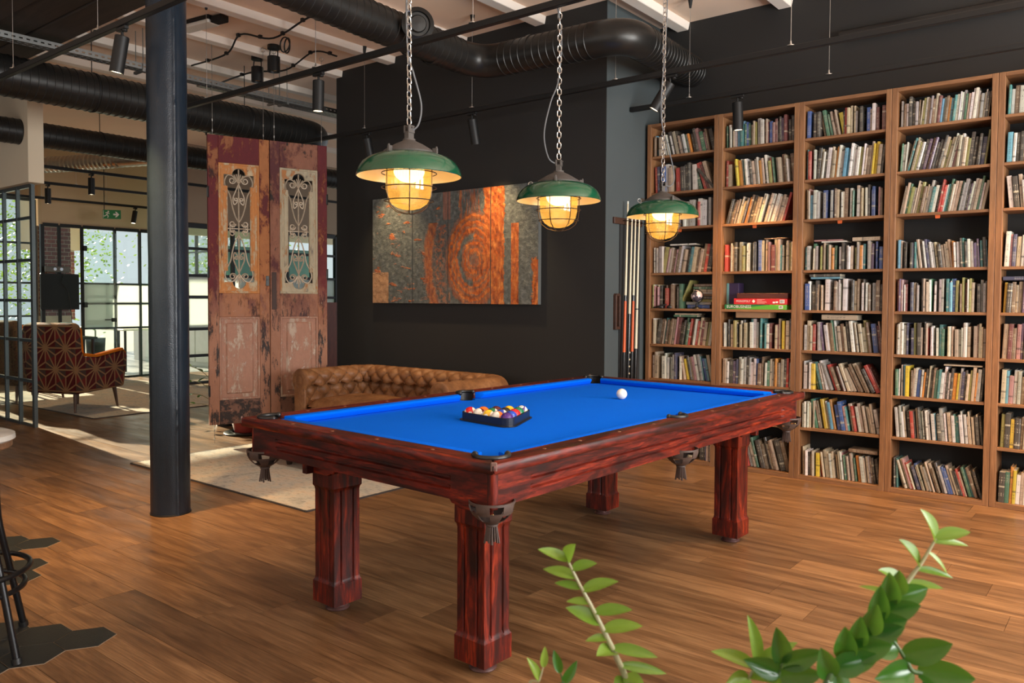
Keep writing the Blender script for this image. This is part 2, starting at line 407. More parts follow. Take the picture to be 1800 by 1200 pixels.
# steel framed glazing: helper. plane x = const (axis 'x') or y = const (axis 'y')
def glazing(name, axis, pos, a0, a1, z0, z1, verts, hors, mat, gl, fw_=.04, dep=.05, frost=None, gaps=None):
    root = bpy.data.objects.new(name, None); COL.objects.link(root); root['kind'] = 'structure'
    base = ((pos, a0, z0) if axis == 'x' else (a0, pos, z0)); root.location = base; root.empty_display_size = .05
    def bx(p, q, r, s, d, nm, m):
        g = G()
        if axis == 'x': g.box(-d/2, d/2, p-a0, q-a0, r-z0, s-z0)
        else: g.box(p-a0, q-a0, -d/2, d/2, r-z0, s-z0)
        return g.build(nm, m, root)
    us = [a0]+list(verts)+[a1]; ws = [z0]+list(hors)+[z1]
    for i, u in enumerate(us):
        w = fw_ if i in (0, len(us)-1) else fw_*.6
        bx(u-w/2, u+w/2, z0, z1, dep, 'mullion', mat)
    for i, w0 in enumerate(ws):
        w = fw_ if i in (0, len(ws)-1) else fw_*.6
        for k in range(len(us)-1): bx(us[k]+fw_*.3, us[k+1]-fw_*.3, w0-w/2, w0+w/2, dep*.8, 'glazing_bar', mat)
    for i in range(len(us)-1):
        for j in range(len(ws)-1):
            if gaps and (i, j) in gaps: continue
            m = FROST if frost and (i, j) in frost else gl
            bx(us[i]+.004, us[i+1]-.004, ws[j]+.004, ws[j+1]-.004, .006, 'pane', m)
    return root
PARTF = plain('blue_grey_steel', (.10, .125, .13), .30, .5, .5, .1)
# window_1: steel partition at the left edge of the picture
glazing('window_1', 'y', 3.2, -10.73, -8.59, 0.0, 2.39, [-10.375, -10.018, -9.66, -9.304, -8.947], [.454, .858, 1.255, 1.654, 2.07], PARTF, CLEAR2, .05, .032)
# window_2: black grid glazing of the meeting room, frosted band in the middle
glazing('window_2', 'x', XF, 4.93, 6.95, 0.0, 2.37, [5.17, 5.50, 6.0, 6.40], [.80, 1.19, 1.50], BLACKM, CLEAR, .05, .06, frost={(3, 1), (3, 2), (4, 1), (4, 2), (2, 1), (2, 2)})
# window_3: nearer run of the same glazing beyond the hanging doors
glazing('window_3', 'x', -11.16, 6.22, 10.3, 0.0, 2.36, [6.62, 7.0, 7.5, 8.0, 8.5, 9.0, 9.5], [.42, .82, 1.3, 1.62, 2.02], BLACKM, CLEAR, .07, .07, frost={(i, j) for i in range(0, 8) for j in (2, 3)})
struct(G().box(-11.22, -11.1, 6.22, 10.4, 2.40, ZC).build('wall_far', plain('shade_darkened_tan', (.34, .26, .185), .85, var=.04)))  # same far wall, shade put into a darker tan
# window_4: outer window of the meeting room, parallel to the painting wall
glazing('window_4', 'y', 8.6, -16.5, -12.95, .35, 2.6, [-16, -15.5, -15, -14.5, -14, -13.5], [.75, 1.15, 1.75, 2.2], FRAMEG, CLEAR, .05, .06, frost={(i, 2) for i in range(0, 7)})
struct(G().box(-16.6, -12.9, 8.55, 8.7, 2.62, ZC).build('wall_meeting', WHITE_WALL))
# window_5: outer window behind the armchairs
glazing('window_5', 'x', XF-.36, 3.2, 4.96, .47, 2.76, [3.55, 4.0, 4.45], [1.0, 1.5, 2.1], FRAMEG, CLEAR, .05, .05)
# trims: door leaf of glass in the meeting room wall gets its lever handle
dr = thing('glass_door', 'frameless clear glass door with black lever handle in meeting room glazing', 'door', (XF+.05, 5.50, 0))
G().box(-.005, .005, .02, .49, .02, 2.3).build('pane', CLEAR, dr)
h = G(); h.box(-.02, .03, .42, .49, .90, .96); h.box(.02, .035, .30, .44, .925, .942); h.build('lever_handle', BLACKM, dr, bevel=.004)
h = G(); h.box(-.015, .015, .0, .05, 2.0, 2.08); h.box(-.015, .015, .0, .05, 1.13, 1.21); h.build('hinge', BLACKM, dr)
# reddish timber panel beyond the doors at the edge of the painting wall
tag(G().box(-10.9, -10.82, 8.35, 9.25, 0, 1.22).build('timber_panel', m_wood('red_timber', (.10, .02, .01), (.22, .05, .02), 2)), 'red brown timber panel standing in gap between doors and black wall', 'panel')
# teal boards standing behind the far glazing, seen through the door ironwork
TEAL = plain('teal_board', (.16, .46, .37), .5, var=.06, sc=1)
tag(G().box(-11.6, -11.55, 7.15, 9.05, 0, 2.12).build('teal_screen', TEAL, bevel=.01), 'pale teal office screen seen through ironwork of hanging doors', 'screen')
# return of the block beside the bookcases, window light put into its lighter colour
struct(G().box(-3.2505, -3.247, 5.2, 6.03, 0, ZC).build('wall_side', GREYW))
# ---- steel column
col = thing('steel_column', 'round blue black steel column with welded seam standing on oak floor', 'column', (-4.579, 2.445, 0))
def colf(u, v):
    a = 2*pi*u; z = v*ZC; r = .1115+.0022*noise.noise(Vector((cos(a)*2.2, sin(a)*2.2, z*5)))
    d = (a-rad(-7)+pi) % (2*pi)-pi
    r += .0065*math.exp(-(d/.07)**2)*(1+.8*noise.noise(Vector((3, 1, z*22))))
    return (r*cos(a), r*sin(a), z)
G().grid(colf, 96, 150, cu=True).build('shaft', COLP, col, smooth=60)
G().lathe([(.112, 0), (.1165, 0), (.1165, .006), (.112, .008)], 48).build('base_ring', BLACKM, col, smooth=40)
G().lathe([(.112, 3.08), (.124, 3.09), (.124, 3.13), (.112, 3.14)], 48).build('collar', COLP, col, smooth=40)
# ================================================================== POOL TABLE
TH = 1.5379; TL, TW = 2.5157, 1.4105
pt = thing('pool_table', 'red stained wooden pool table with bright blue cloth and square fluted legs', 'pool table', (-1.5191, 1.8186, 0), TH)
# local: x along the long side (0..TL), y across (0..TW), z up
BLUE = m_cloth('blue_billiard_cloth', (.0, .120, .74), .95, 700, .10)
ZT = .80; ZCL = .765; WR = .092; CU = .048
PK = [(0, 0), (0, TW), (TL, 0), (TL, TW), (TL/2, 0), (TL/2, TW)]
# slate bed with cloth, notched at the six pockets
def notch_outline():
    e = WR-.008; pts = []; cr = .052; sr = .048; q = .094
    def arc(cx, cy, r, a0, a1, n=10): return [(cx+r*cos(rad(a0+(a1-a0)*i/n)), cy+r*sin(rad(a0+(a1-a0)*i/n))) for i in range(n+1)]
    pts += arc(q, q, cr, 90, 0)
    pts += arc(TL/2, .090, sr, 180, 0)
    pts += arc(TL-q, q, cr, 180, 90)
    pts += arc(TL-q, TW-q, cr, 270, 180)
    pts += arc(TL/2, TW-.090, sr, 360, 180)
    pts += arc(q, TW-q, cr, 0, -90)
    return pts
G().plate(notch_outline(), [], .735, ZCL).build('playing_surface', BLUE, pt)
# wooden rails (four), mitred, rounded outer edge
def rail(poly):
    return G().prism(poly, ZT-.036, ZT)
E_ = WR
def corner_arc(n=7):          # pocket cut at the rail end, from the mitre to the inner edge x = E_
    q, R = .094, .0560; a0 = rad(225); a1 = math.acos((E_-q)/R)
    return [(q+R*cos(a0+(a1-a0)*i/n), q+R*sin(a0+(a1-a0)*i/n)) for i in range(n+1)]
def railpoly(side):
    c = corner_arc(); lo = [(x, y) for x, y in c]; hi = [(x, TW-y) for x, y in c[::-1]]
    p = [(0, 0), (0, TW)]+hi[::-1]+lo[::-1]
    return p if side == 'a' else [(TL-x, y) for x, y in p[::-1]]
CW = .105   # pocket cut along the long rails for the side pockets
rails = [(RY, railpoly('a')), (RY, railpoly('b'))]
def longrail(y0, yi):
    m = TL/2; r = .056; n = 10
    sg = 1 if yi > y0 else -1
    a = [(m+r*cos(pi*i/n), sg*(E_-.050*sin(pi*i/n))) for i in range(n+1)]
    ca = [(y, sg*x) for x, y in corner_arc()]          # mirrored about the mitre
    p = [(0, 0), (TL, 0)]+[(TL-x, y) for x, y in ca]+a+ca[::-1]
    return [(x, y0+y) for x, y in p]
for i, (mt, poly) in enumerate(rails): rail(poly).build('rail', mt, pt, bevel=.008, seg=2, smooth=35, fix=True)
rail(longrail(0, E_)).build('rail', RX, pt, bevel=.008, seg=2, smooth=35, fix=True)
rail(longrail(TW, TW-E_)).build('rail', RX, pt, bevel=.008, seg=2, smooth=35, fix=True)
# cushions: blue cloth covered, six of them, nose over the bed
def cushion(p, q, nrm):
    p = Vector((*p, 0)); q = Vector((*q, 0)); n = Vector((*nrm, 0)); d = (q-p).normalized()
    prof = [(0, ZT-.001), (CU-.010, ZT-.002), (CU, ZT-.009), (CU-.004, ZT-.016), (CU-.018, ZCL+.001), (0, ZCL+.001)]
    g = G(); vs = []
    for e, sgn in ((p, 1), (q, -1)):
        for (o_, z) in prof: vs.append(e+n*o_+d*(sgn*o_*.55)+Vector((0, 0, z)))
    k = len(prof)
    g.add(vs, [tuple(range(k)), tuple(range(2*k-1, k-1, -1))]+[(i, k+i, k+(i+1) % k, (i+1) % k) for i in range(k)])
    return g.build('cushion', BLUE, pt, bevel=.003, seg=2, smooth=45, fix=True)
c1, s1 = .150, .064
cushion((E_, c1), (E_, TW-c1), (1, 0)); cushion((TL-E_, TW-c1), (TL-E_, c1), (-1, 0))
cushion((TL/2-s1, E_), (c1, E_), (0, 1)); cushion((TL-c1, E_), (TL/2+s1, E_), (0, 1))
cushion((c1, TW-E_), (TL/2-s1, TW-E_), (0, -1)); cushion((TL/2+s1, TW-E_), (TL-c1, TW-E_), (0, -1))
# pockets: black liner rim and cup, brown leather net with fringe hanging under the apron
RUB = plain('black_rubber', (.012, .012, .012), .38, 0, .5)
LEA = plain('brown_pocket_leather', (.075, .050, .042), .48, 0, .5, .25, 25, .2)
for i, (x, y) in enumerate(PK):
    side = i >= 4
    sx = 1 if x < TL/2 else -1; sy = 1 if y < TW/2 else -1
    cx = x if side else x+sx*.094; cy = y+sy*(.090 if side else .094)
    R = .046 if side else .051
    pk = bpy.data.objects.new('pocket', None); COL.objects.link(pk); pk.parent = pt; pk.location = (cx, cy, 0); pk.empty_display_size = .03
    # liner arc opens towards the table middle
    od = Vector((0 if side else -sx, -sy)).normalized(); a0 = math.atan2(od.y, od.x); span = rad(105 if not side else 92)
    arc = [(a0-span+2*span*k/18) for k in range(19)]
    g = G(); pts = [(R*1.06*cos(a), R*1.06*sin(a), ZT+.002) for a in arc]; g.tube(pts, .0085, 8); 
    for a in (arc[0], arc[-1]): g.sphere((R*1.06*cos(a), R*1.06*sin(a), ZT+.002), .0115, 8, 6)
    g.build('pocket_liner', RUB, pk, smooth=50)
    g = G()
    vs = []
    for k, a in enumerate(arc):
        for z in (ZT, .70): vs.append((R*cos(a), R*sin(a), z))
    g.add(vs, [(2*k, 2*k+2, 2*k+3, 2*k+1) for k in range(18)])
    g.lathe([(R*1.02, .738), (R*.9, .68), (R*.6, .655), (.001, .65)], 20)
    g.build('pocket_cup', RUB, pk, smooth=60)
    # leather net: pouch with cut openings gathered into a neck, fringe below
    nx, ny = (-sx*.022, -sy*.022) if not side else (0, -sy*.030)
    g = G(); n = 20; rows_ = 10; top, nk, bot = .668, .592, .540
    def npt(k, j, off):
        a = 2*pi*k/n; t = j/rows_; rad_ = (.074-off)*(1-t**2.6)+(.0165-off)*t**2.6
        return (nx+rad_*cos(a), ny+rad_*sin(a), top+(nk-top)*t)
    vs = [npt(k, j, 0) for j in range(rows_+1) for k in range(n)]+[npt(k, j, .004) for j in range(rows_+1) for k in range(n)]; fs = []; o_ = n*(rows_+1)
    def hole(k, j):
        k %= n
        return (1 <= j <= 3 and k % 4 in (0, 1)) or (5 <= j <= 7 and k % 4 in (2, 3))
    for j in range(rows_):
        for k in range(n):
            k2 = (k+1) % n
            if hole(k, j): continue
            q = (j*n+k, j*n+k2, (j+1)*n+k2, (j+1)*n+k); fs.append(q[::-1]); fs.append(tuple(i_+o_ for i_ in q))
            for (e0, e1, hk, hj) in ((q[0], q[1], k, j-1), (q[1], q[2], k+1, j), (q[2], q[3], k, j+1), (q[3], q[0], k-1, j)):
                if hj < 0 or hj >= rows_ or hole(hk, hj): fs.append((e0, e1, e1+o_, e0+o_))
    g.add(vs, fs)
    g.lathe([(.0175, nk+.004), (.0205, nk+.001), (.0205, nk-.004), (.0165, nk-.007)], 16, (nx, ny, 0))
    for k in range(13):
        a = 2*pi*k/13; r1 = .0135; r2 = .0175+.005*(k % 3)/2
        p0 = (nx+r1*cos(a), ny+r1*sin(a), nk-.002); p2 = (nx+r2*cos(a), ny+r2*sin(a), bot-.008*((k*7) % 3)/2)
        g.bar(p0, p2, .0068, .003)
    g.build('pocket_net', LEA, pk, smooth=40, fix=False)
    g = G(); g.sphere((nx+od.x*.045, ny+od.y*.045, .630), .0055, 8, 6); g.build('brass_stud', plain('brass', (.75, .55, .22), .25, 1), pk, smooth=60)
# apron boards with two routed grooves, chamfered corner posts
GR = plain('groove_shadow_edge', (.10, .028, .016), .4)
def apron(p, q, out, mt):
    p = Vector((*p, 0)); q = Vector((*q, 0)); n = Vector((*out, 0)); d = (q-p).normalized(); L = (q-p).length
    prof = [(.655, 0), (.684, 0), (.688, -.010), (.696, -.010), (.700, 0), (.715, 0), (.719, -.010), (.727, -.010), (.731, 0), (.766, 0)]
    g = G(); vs = []
    e0 = .16; secs = [(0, 0), (e0, 0), (e0+.015, 1), (L-e0-.015, 1), (L-e0, 0), (L, 0)]
    for (s_, gd_) in secs:
        e = p+d*s_
        for (z, o_) in prof: vs.append(e+n*o_*gd_+Vector((0, 0, z)))
        vs.append(e-n*.012+Vector((0, 0, .766))); vs.append(e-n*.012+Vector((0, 0, .655)))
    k = len(prof)+2; m = len(secs)
    g.add(vs, [tuple(range(k)), tuple(range(m*k-1, (m-1)*k-1, -1))]+[(j*k+i, (j+1)*k+i, (j+1)*k+(i+1) % k, j*k+(i+1) % k) for j in range(m-1) for i in range(k)])
    return g.build('apron_board', mt, pt, fix=True, smooth=20)
IN = .030
def apron_side(a, b, out, mt):
    a = Vector(a); b = Vector(b); d = (b-a).normalized(); L = (b-a).length
    apron(a, b, out, mt)
apron_side((IN, IN+.022), (IN, TW-IN-.022), (-1, 0), RY); apron_side((TL-IN, IN+.022), (TL-IN, TW-IN-.022), (1, 0), RY)
apron_side((IN+.022, IN), (TL-IN-.022, IN), (0, -1), RX); apron_side((IN+.022, TW-IN), (TL-IN-.022, TW-IN), (0, 1), RX)
for (x, y) in PK[:4]:
    sx = 1 if x < 1 else -1; sy = 1 if y < .7 else -1
    X0, Y0 = x+sx*IN, y+sy*IN; c = .024
    poly = [(X0+sx*c, Y0-sy*.002), (X0+sx*c*.35, Y0+sy*.002), (X0+sx*.002, Y0+sy*c*.35), (X0-sx*.002, Y0+sy*c), (X0+sx*.012, Y0+sy*c*1.2), (X0+sx*.014, Y0+sy*.014), (X0+sx*c*1.2, Y0+sy*.012)]
    G().prism(poly, .647, .766).build('corner_post', RZ, pt, bevel=.003, fix=True)
    # pale metal corner clip on the rail
    if True:
        g = G(); g.cbox((x+sx*.006, y+sy*.006, ZT-.010), (.020, .006, .030), Matrix.Rotation(math.atan2(sx, -sy), 3, 'Z'))
        g.build('corner_clip', plain('dull_metal_clip', (.22, .13, .11), .4, .5), pt, bevel=.003)
# under-frame with scalloped bracket ends, following the legs
IA, IB, LW = .2014, .2205, .1425
FR = .03
def frame_board(p, q, out, mt):
    p = Vector(p); q = Vector(q); d = (q-p).normalized(); L = (q-p).length; n = Vector(out)
    prof = [(0, .655), (0, .572), (.16, .572), (.175, .582), (.195, .584), (.205, .596), (.235, .603), (.25, .612), (L-.25, .612), (L-.235, .603), (L-.205, .596), (L-.195, .584), (L-.175, .582), (L-.16, .572), (L, .572), (L, .655)]
    return G().prism(prof, 0, .03, lambda a, b, c: tuple(Vector((p.x, p.y, b))+Vector((d.x, d.y, 0))*a-Vector((n.x, n.y, 0))*c)).build('frame_board', mt, pt, fix=True, bevel=.003)
frame_board((IA-.01, IB-.045), (IA-.01, TW-IB+.045), (-1, 0), RY); frame_board((TL-IA+.01, IB-.045), (TL-IA+.01, TW-IB+.045), (1, 0), RY)
frame_board((IA-.045, IB-.01), (TL-IA+.045, IB-.01), (0, -1), RX); frame_board((IA-.045, TW-IB+.01), (TL-IA+.045, TW-IB+.01), (0, 1), RX)
G().box(.12, TL-.12, .12, TW-.12, .655, .715).build('slate_frame', RUB, pt)
# legs: fluted square shafts between wider blocks, round levelling feet
def leg_section(w, groove):
    h = w/2; pts = []
    def side(ax, ay, bx_, by_, nx, ny):
        L = [(0, 0)]
        for c in (.26, .74):
            L += [(c-.045, 0), (c-.02, groove), (c+.02, groove), (c+.045, 0)]
        return [(ax+(bx_-ax)*t+nx*g_, ay+(by_-ay)*t+ny*g_) for t, g_ in L]
    pts += side(-h, -h, h, -h, 0, 1); pts += side(h, -h, h, h, -1, 0); pts += side(h, h, -h, h, 0, -1); pts += side(-h, h, -h, -h, 1, 0)
    return pts
def make_leg():
    g = G(); lv = [(.035, LW, 0), (.120, LW, 0), (.128, LW-.010, .002), (.14, LW-.014, .007), (.500, LW-.014, .007), (.512, LW-.010, .002), (.520, LW, 0), (.655, LW, 0)]
    n = len(leg_section(.1, 0)); vs = []
    for (z, w, gr) in lv: vs += [(x, y, z) for x, y in leg_section(w, gr)]
    fs = [tuple(range(n-1, -1, -1)), tuple((len(lv)-1)*n+k for k in range(n))]
    for i in range(len(lv)-1): fs += [(i*n+k, i*n+(k+1) % n, (i+1)*n+(k+1) % n, (i+1)*n+k) for k in range(n)]
    g.add(vs, fs); return g
for (x, y) in ((IA+LW/2, IB+LW/2), (IA+LW/2, TW-IB-LW/2), (TL-IA-LW/2, IB+LW/2), (TL-IA-LW/2, TW-IB-LW/2)):
    lg = make_leg().build('leg', RZ, pt, smooth=25); lg.location = (x, y, 0)
    G().lathe([(.001, 0), (.047, 0), (.050, .004), (.046, .010), (.042, .014), (.042, .036)], 24).build('levelling_foot', plain('scuffed_foot', (.10, .045, .04), .35, .2, .5, .5, 30), lg, smooth=40)
# small wood plugs along the rails
g = G()
for t in (.22, .42, .60, .78):
    g.cyl((.045, TW*t, ZT-.001), (.045, TW*t, ZT+.0008), .007, n=10)
for t in (.12, .2, .3, .4, .6, .7, .8, .9):
    for y in (.045, TW-.045): g.cyl((TL*t, y, ZT-.001), (TL*t, y, ZT+.0008), .007, n=10)
po = g.build('rail_plugs', plain('pale_plug', (.28, .11, .05), .4), pt); po['kind'] = 'stuff'
# ---- balls and rack
BALL = {1: (.80, .47, .02), 2: (.01, .06, .42), 3: (.62, .008, .012), 4: (.065, .015, .16), 5: (.90, .16, .008), 6: (.0, .16, .07), 7: (.10, .008, .015), 8: (.008, .008, .008)}
NAMES = {1: 'yellow', 2: 'blue', 3: 'red', 4: 'purple', 5: 'orange', 6: 'green', 7: 'maroon', 8: 'black'}
IVORY = (.78, .75, .66)
def ball_mat(num):
    n = N('ball_enamel'); v = n.coord('Object'); x = n.n_sep(v); r = .0286
    base = BALL.get(num if num < 9 else num-8, IVORY)
    if num == 0: c = n.mix(n.noise(v, 20, 2), IVORY, tuple(q*.97 for q in IVORY))
    else:
        if num > 8:
            f = n.math('LESS_THAN', n.math('ABSOLUTE', x[2]), r*.52); c = n.mix(f, IVORY, base)
        else: c = n.mix(n.noise(v, 20, 2), base, tuple(q*.95 for q in base))
        yz = n.math('ADD', n.math('MULTIPLY', x[1], x[1]), n.math('MULTIPLY', x[2], x[2]))
        dot = n.math('LESS_THAN', yz, (r*.36)**2); c = n.mix(dot, c, (.80, .80, .76))
    return n.fin(c, .06, 0, .6, .3)
r_ = .0286
bm0 = G().sphere((0, 0, 0), r_, 32, 20); INK = plain('black_ink', (.01, .01, .01), .3)
def ball(num, loc, rot, label):
    o = G().sphere((0, 0, 0), r_, 32, 20).build('billiard_ball' if num else 'cue_ball', ball_mat(num), smooth=60)
    tag(o, label, 'ball', 'racked billiard balls' if num else None); o.location = loc; o.rotation_euler = rot
    if num:
        vs, fs = text_mesh(str(num), .0135)
        for sg in (1, -1):
            g = G(); w = []
            for q in vs:
                yy, zz = q.x*sg, q.y; w.append((sg*sqrt(max(0, (r_+.0002)**2-yy*yy-zz*zz)), yy, zz))
            g.add(w, fs); g.build('number', INK, o)
    return o
def onto_table(px_, py_): return px_, py_
RC = Vector((-2.187, 2.655)); RA = rad(-7.5); ux = Vector((cos(RA), sin(RA))); uy = Vector((-sin(RA), cos(RA)))
rows = [[11, 15, 9, 13, 4], [5, 14, 10, 2], [7, 8, 3], [1, 6], [12]]
LBL = {11: 'red striped ball at left corner of black rack', 15: 'maroon striped ball second along front row of rack', 9: 'yellow striped ball in middle of front row of rack', 13: 'orange striped ball next to solid purple ball in rack', 4: 'solid purple ball at near corner of black rack',
       5: 'solid orange ball behind the red striped ball', 14: 'green striped ball behind yellow striped ball in rack', 10: 'blue striped ball in second row of rack', 2: 'solid blue ball beside purple ball in rack', 7: 'solid maroon ball on the far left side of rack', 8: 'solid black ball in centre of rack', 3: 'solid red ball on right side of rack', 1: 'solid yellow ball near far end of rack', 6: 'solid green ball beside far purple striped ball', 12: 'purple striped ball numbered 12 at far corner of rack'}
ROT = {11: (.3, .9, .2), 15: (1.2, .5, .8), 9: (.4, 1.3, .6), 13: (1.4, .3, .9), 4: (.2, .6, 2.2), 5: (.1, -.8, -.9), 14: (.8, 1.5, .2), 10: (.5, .9, 1), 2: (.9, .2, 2), 7: (.2, -.7, -1.0), 8: (.3, -.9, -.6), 3: (1, .2, 2), 1: (.6, .4, 1), 6: (.8, .3, 2), 12: (0, -1.15, -1.0)}
d_ = r_*2.02
def rot_from(x, z):
    z = Vector(z).normalized(); x = Vector(x); y = z.cross(x).normalized(); x = y.cross(z)
    return Matrix((x, y, z)).transposed().to_euler()
UPV = Vector((0, 0, 1))
ROT = {11: rot_from(-fw, rr*.95+UPV*.25), 15: rot_from(UPV, -fw*.75+UPV*.45-rr*.55), 9: rot_from(fw, -rr*.9+UPV*.15+fw*.35), 13: rot_from(UPV, -fw*.7+UPV*.35-rr*.65), 14: rot_from(fw, rr+UPV*.1), 10: rot_from(fw, rr+UPV*.2), 12: rot_from(-fw*.45+UPV*.9, rr),
       5: rot_from(-fw*.6+UPV*.4+rr*.7, UPV), 7: rot_from(-fw*.6+UPV*.5+rr*.5, UPV), 8: rot_from(rr-fw*.6, UPV), 4: rot_from(rr, UPV), 2: rot_from(rr, UPV), 3: rot_from(rr+fw*.3, UPV), 1: rot_from(rr, UPV), 6: rot_from(rr, UPV)}
for i, row in enumerate(rows):
    for j, num in enumerate(row):
        q = RC+ux*(d_*(j-(len(row)-1)/2))+uy*(d_*.866*(i-4/3)); ball(num, (q.x, q.y, ZCL+r_), ROT[num], LBL[num])
ball(0, (-2.176, 3.66, ZCL+r_), (0, 0, 0), 'single ivory white cue ball alone on blue cloth')
rk = thing('ball_rack', 'black plastic triangle rack holding coloured balls on blue cloth', 'rack', (RC.x, RC.y, ZCL+.0006), RA)
def tri(rad_in, n=8):       # rounded triangle around the ball pack
    cs = [Vector((-2*d_, -4/3*.866*d_)), Vector((2*d_, -4/3*.866*d_)), Vector((0, 8/3*.866*d_))]; out = []
    for k, c in enumerate(cs):
        a0 = [150, 270, 30][k]
        a0 = [150, -90, 30][k]
        for i in range(n+1):
            a = rad(a0+120*i/n); out.append((c.x+rad_in*cos(a), c.y+rad_in*sin(a)))
    return out
RACK = plain('black_rack_plastic', (.010, .012, .018), .32, 0, .5)
o1 = tri(r_+.0075); i1 = tri(r_+.003); g = G()
g.plate(o1, [i1], 0.002, .036); g.build('frame', RACK, rk, bevel=.0015)
G().plate(tri(r_+.018), [i1], 0, .004).build('flange', RACK, rk, bevel=.001)
# ================================================================== BOOKCASES
BCX, BCY, UW, BCH, BCD = -3.2197, 5.7804, .614, 2.71, .245
CASEV = m_wood('oak_case_board', (.175, .074, .028), (.31, .150, .064), 2, .5, 90)
CASEH = m_wood('oak_shelf_board', (.175, .074, .028), (.31, .150, .064), 0, .5, 90)
ORANGE = plain('orange_clip', (.55, .10, .02), .5)
SHZ = [2.449, 2.155, 1.873, 1.511, 1.224, .935, .656, .378]     # tops of the eight loose shelves
PT = .036
CASEN = ['first', 'second', 'third', 'fourth', 'fifth']
CASEL = ['tall oak bookcase nearest the cue rack, globe on its middle shelf', 'tall oak bookcase second from the cue rack, holding board game boxes', 'tall oak bookcase third from cue rack, behind right corner of pool table', 'tall oak bookcase fourth from cue rack, fully visible down to floor', 'tall oak bookcase cut off by the right edge of the picture']
cases = []
for u in range(5):
    x0 = BCX+u*UW
    bc = thing('bookcase', CASEL[u], 'bookcase', (x0, BCY, 0), 0, 'oak bookcases along the black wall'); cases.append(bc)
    G().box(.001, PT, 0, BCD, 0, BCH).build('side_panel', CASEV, bc, bevel=.0015)
    G().box(UW-PT, UW-.001, 0, BCD, 0, BCH).build('side_panel', CASEV, bc, bevel=.0015)
    G().box(PT, UW-PT, 0, BCD, BCH-.026, BCH-.001).build('top_panel', CASEH, bc, bevel=.0015)
    G().box(PT, UW-PT, 0.0, BCD, 0.0, .032).build('bottom_panel', CASEH, bc, bevel=.0015)
    for z in SHZ: G().box(PT+.0005, UW-PT-.0005, .008, BCD, z-.019, z).build('shelf', CASEH, bc, bevel=.0012)
    G().prism([(.27, 0), (.30, 0), (.297, -.022), (.273, -.022)], .02, .03, lambda a, b, c: (a, c, SHZ[2]-.019+b)).build('shelf_clip', ORANGE, bc)
# ---- books
PAL = {'w': (.60, .58, .53), 'c': (.58, .50, .34), 't': (.43, .34, .24), 'g': (.30, .29, .27), 'k': (.020, .018, .018), 'n': (.15, .085, .048), 'r': (.42, .022, .016), 'm': (.13, .016, .020),
       'o': (.52, .19, .02), 'y': (.60, .43, .02), 'l': (.27, .26, .07), 'e': (.025, .13, .075), 'd': (.012, .16, .17), 'b': (.014, .07, .27), 's': (.09, .30, .42), 'v': (.022, .030, .09), 'p': (.10, .055, .13), 'i': (.36, .17, .17)}
CN = {'w': 'off white', 'c': 'cream', 't': 'beige', 'g': 'grey', 'k': 'black', 'n': 'brown', 'r': 'red', 'm': 'maroon', 'o': 'orange', 'y': 'yellow', 'l': 'olive', 'e': 'dark green', 'd': 'teal', 'b': 'blue', 's': 'sky blue', 'v': 'navy', 'p': 'purple', 'i': 'pink'}
def book_mat():
    n = N('book_cover'); a = n.n('ShaderNodeVertexColor'); a.layer_name = 'Col'
    uv = n.n('ShaderNodeUVMap'); uv.uv_map = 'UV'; x = n.n_sep(uv.outputs[0]); rnd = a.outputs['Alpha']
    ru = n.math('MULTIPLY', rnd, 173.0)
    def tex(su, sv, scale, det):
        c = n.n('ShaderNodeCombineXYZ'); n.l(n.math('MULTIPLY', x[0], su), c.inputs[0]); n.l(n.math('MULTIPLY_ADD', x[1], sv, ru), c.inputs[1]); n.l(ru, c.inputs[2])
        return n.noise(c.outputs[0], scale, det)
    t = tex(2.2, 26, 1.6, 2); gate = tex(0, 2.6, 1.4, 0)
    tx = n.math('GREATER_THAN', t, .53); ga = n.math('GREATER_THAN', gate, .47)
    inu = n.math('LESS_THAN', n.math('ABSOLUTE', n.math('SUBTRACT', x[0], .5)), .20)
    inv = n.math('LESS_THAN', n.math('ABSOLUTE', n.math('SUBTRACT', x[1], .52)), .40)
    msk = n.math('MULTIPLY', n.math('MULTIPLY', tx, ga), n.math('MULTIPLY', inu, inv))
    bw = n.n('ShaderNodeRGBToBW'); n.l(a.outputs['Color'], bw.inputs[0])
    ink = n.mix(n.math('GREATER_THAN', bw.outputs[0], .16), (.50, .45, .33), (.03, .028, .026))
    col = n.mix(n.math('MULTIPLY', tex(3, 6, 1.2, 3), .35), a.outputs['Color'], (.26, .22, .17))
    # a publisher band near the foot or head of some spines
    band = n.math('MULTIPLY', n.math('LESS_THAN', n.math('ABSOLUTE', n.math('SUBTRACT', x[1], n.math('MULTIPLY_ADD', n.math('FRACT', n.math('MULTIPLY', rnd, 17.0)), .72, .10))), .028), n.math('GREATER_THAN', n.math('FRACT', n.math('MULTIPLY', rnd, 7.0)), .62))
    inb = n.math('MULTIPLY', band, n.math('GREATER_THAN', x[0], -.5))
    col = n.mix(n.math('MULTIPLY', inb, .65), col, ink)
    return n.fin(n.mix(n.math('MULTIPLY', msk, .85), col, ink), n.ramp(rnd, [(0, .28), (1, .6)]), 0, .5)
BOOKM = book_mat()
PAGES = plain('book_pages', (.50, .43, .32), .9, var=.12, sc=60)
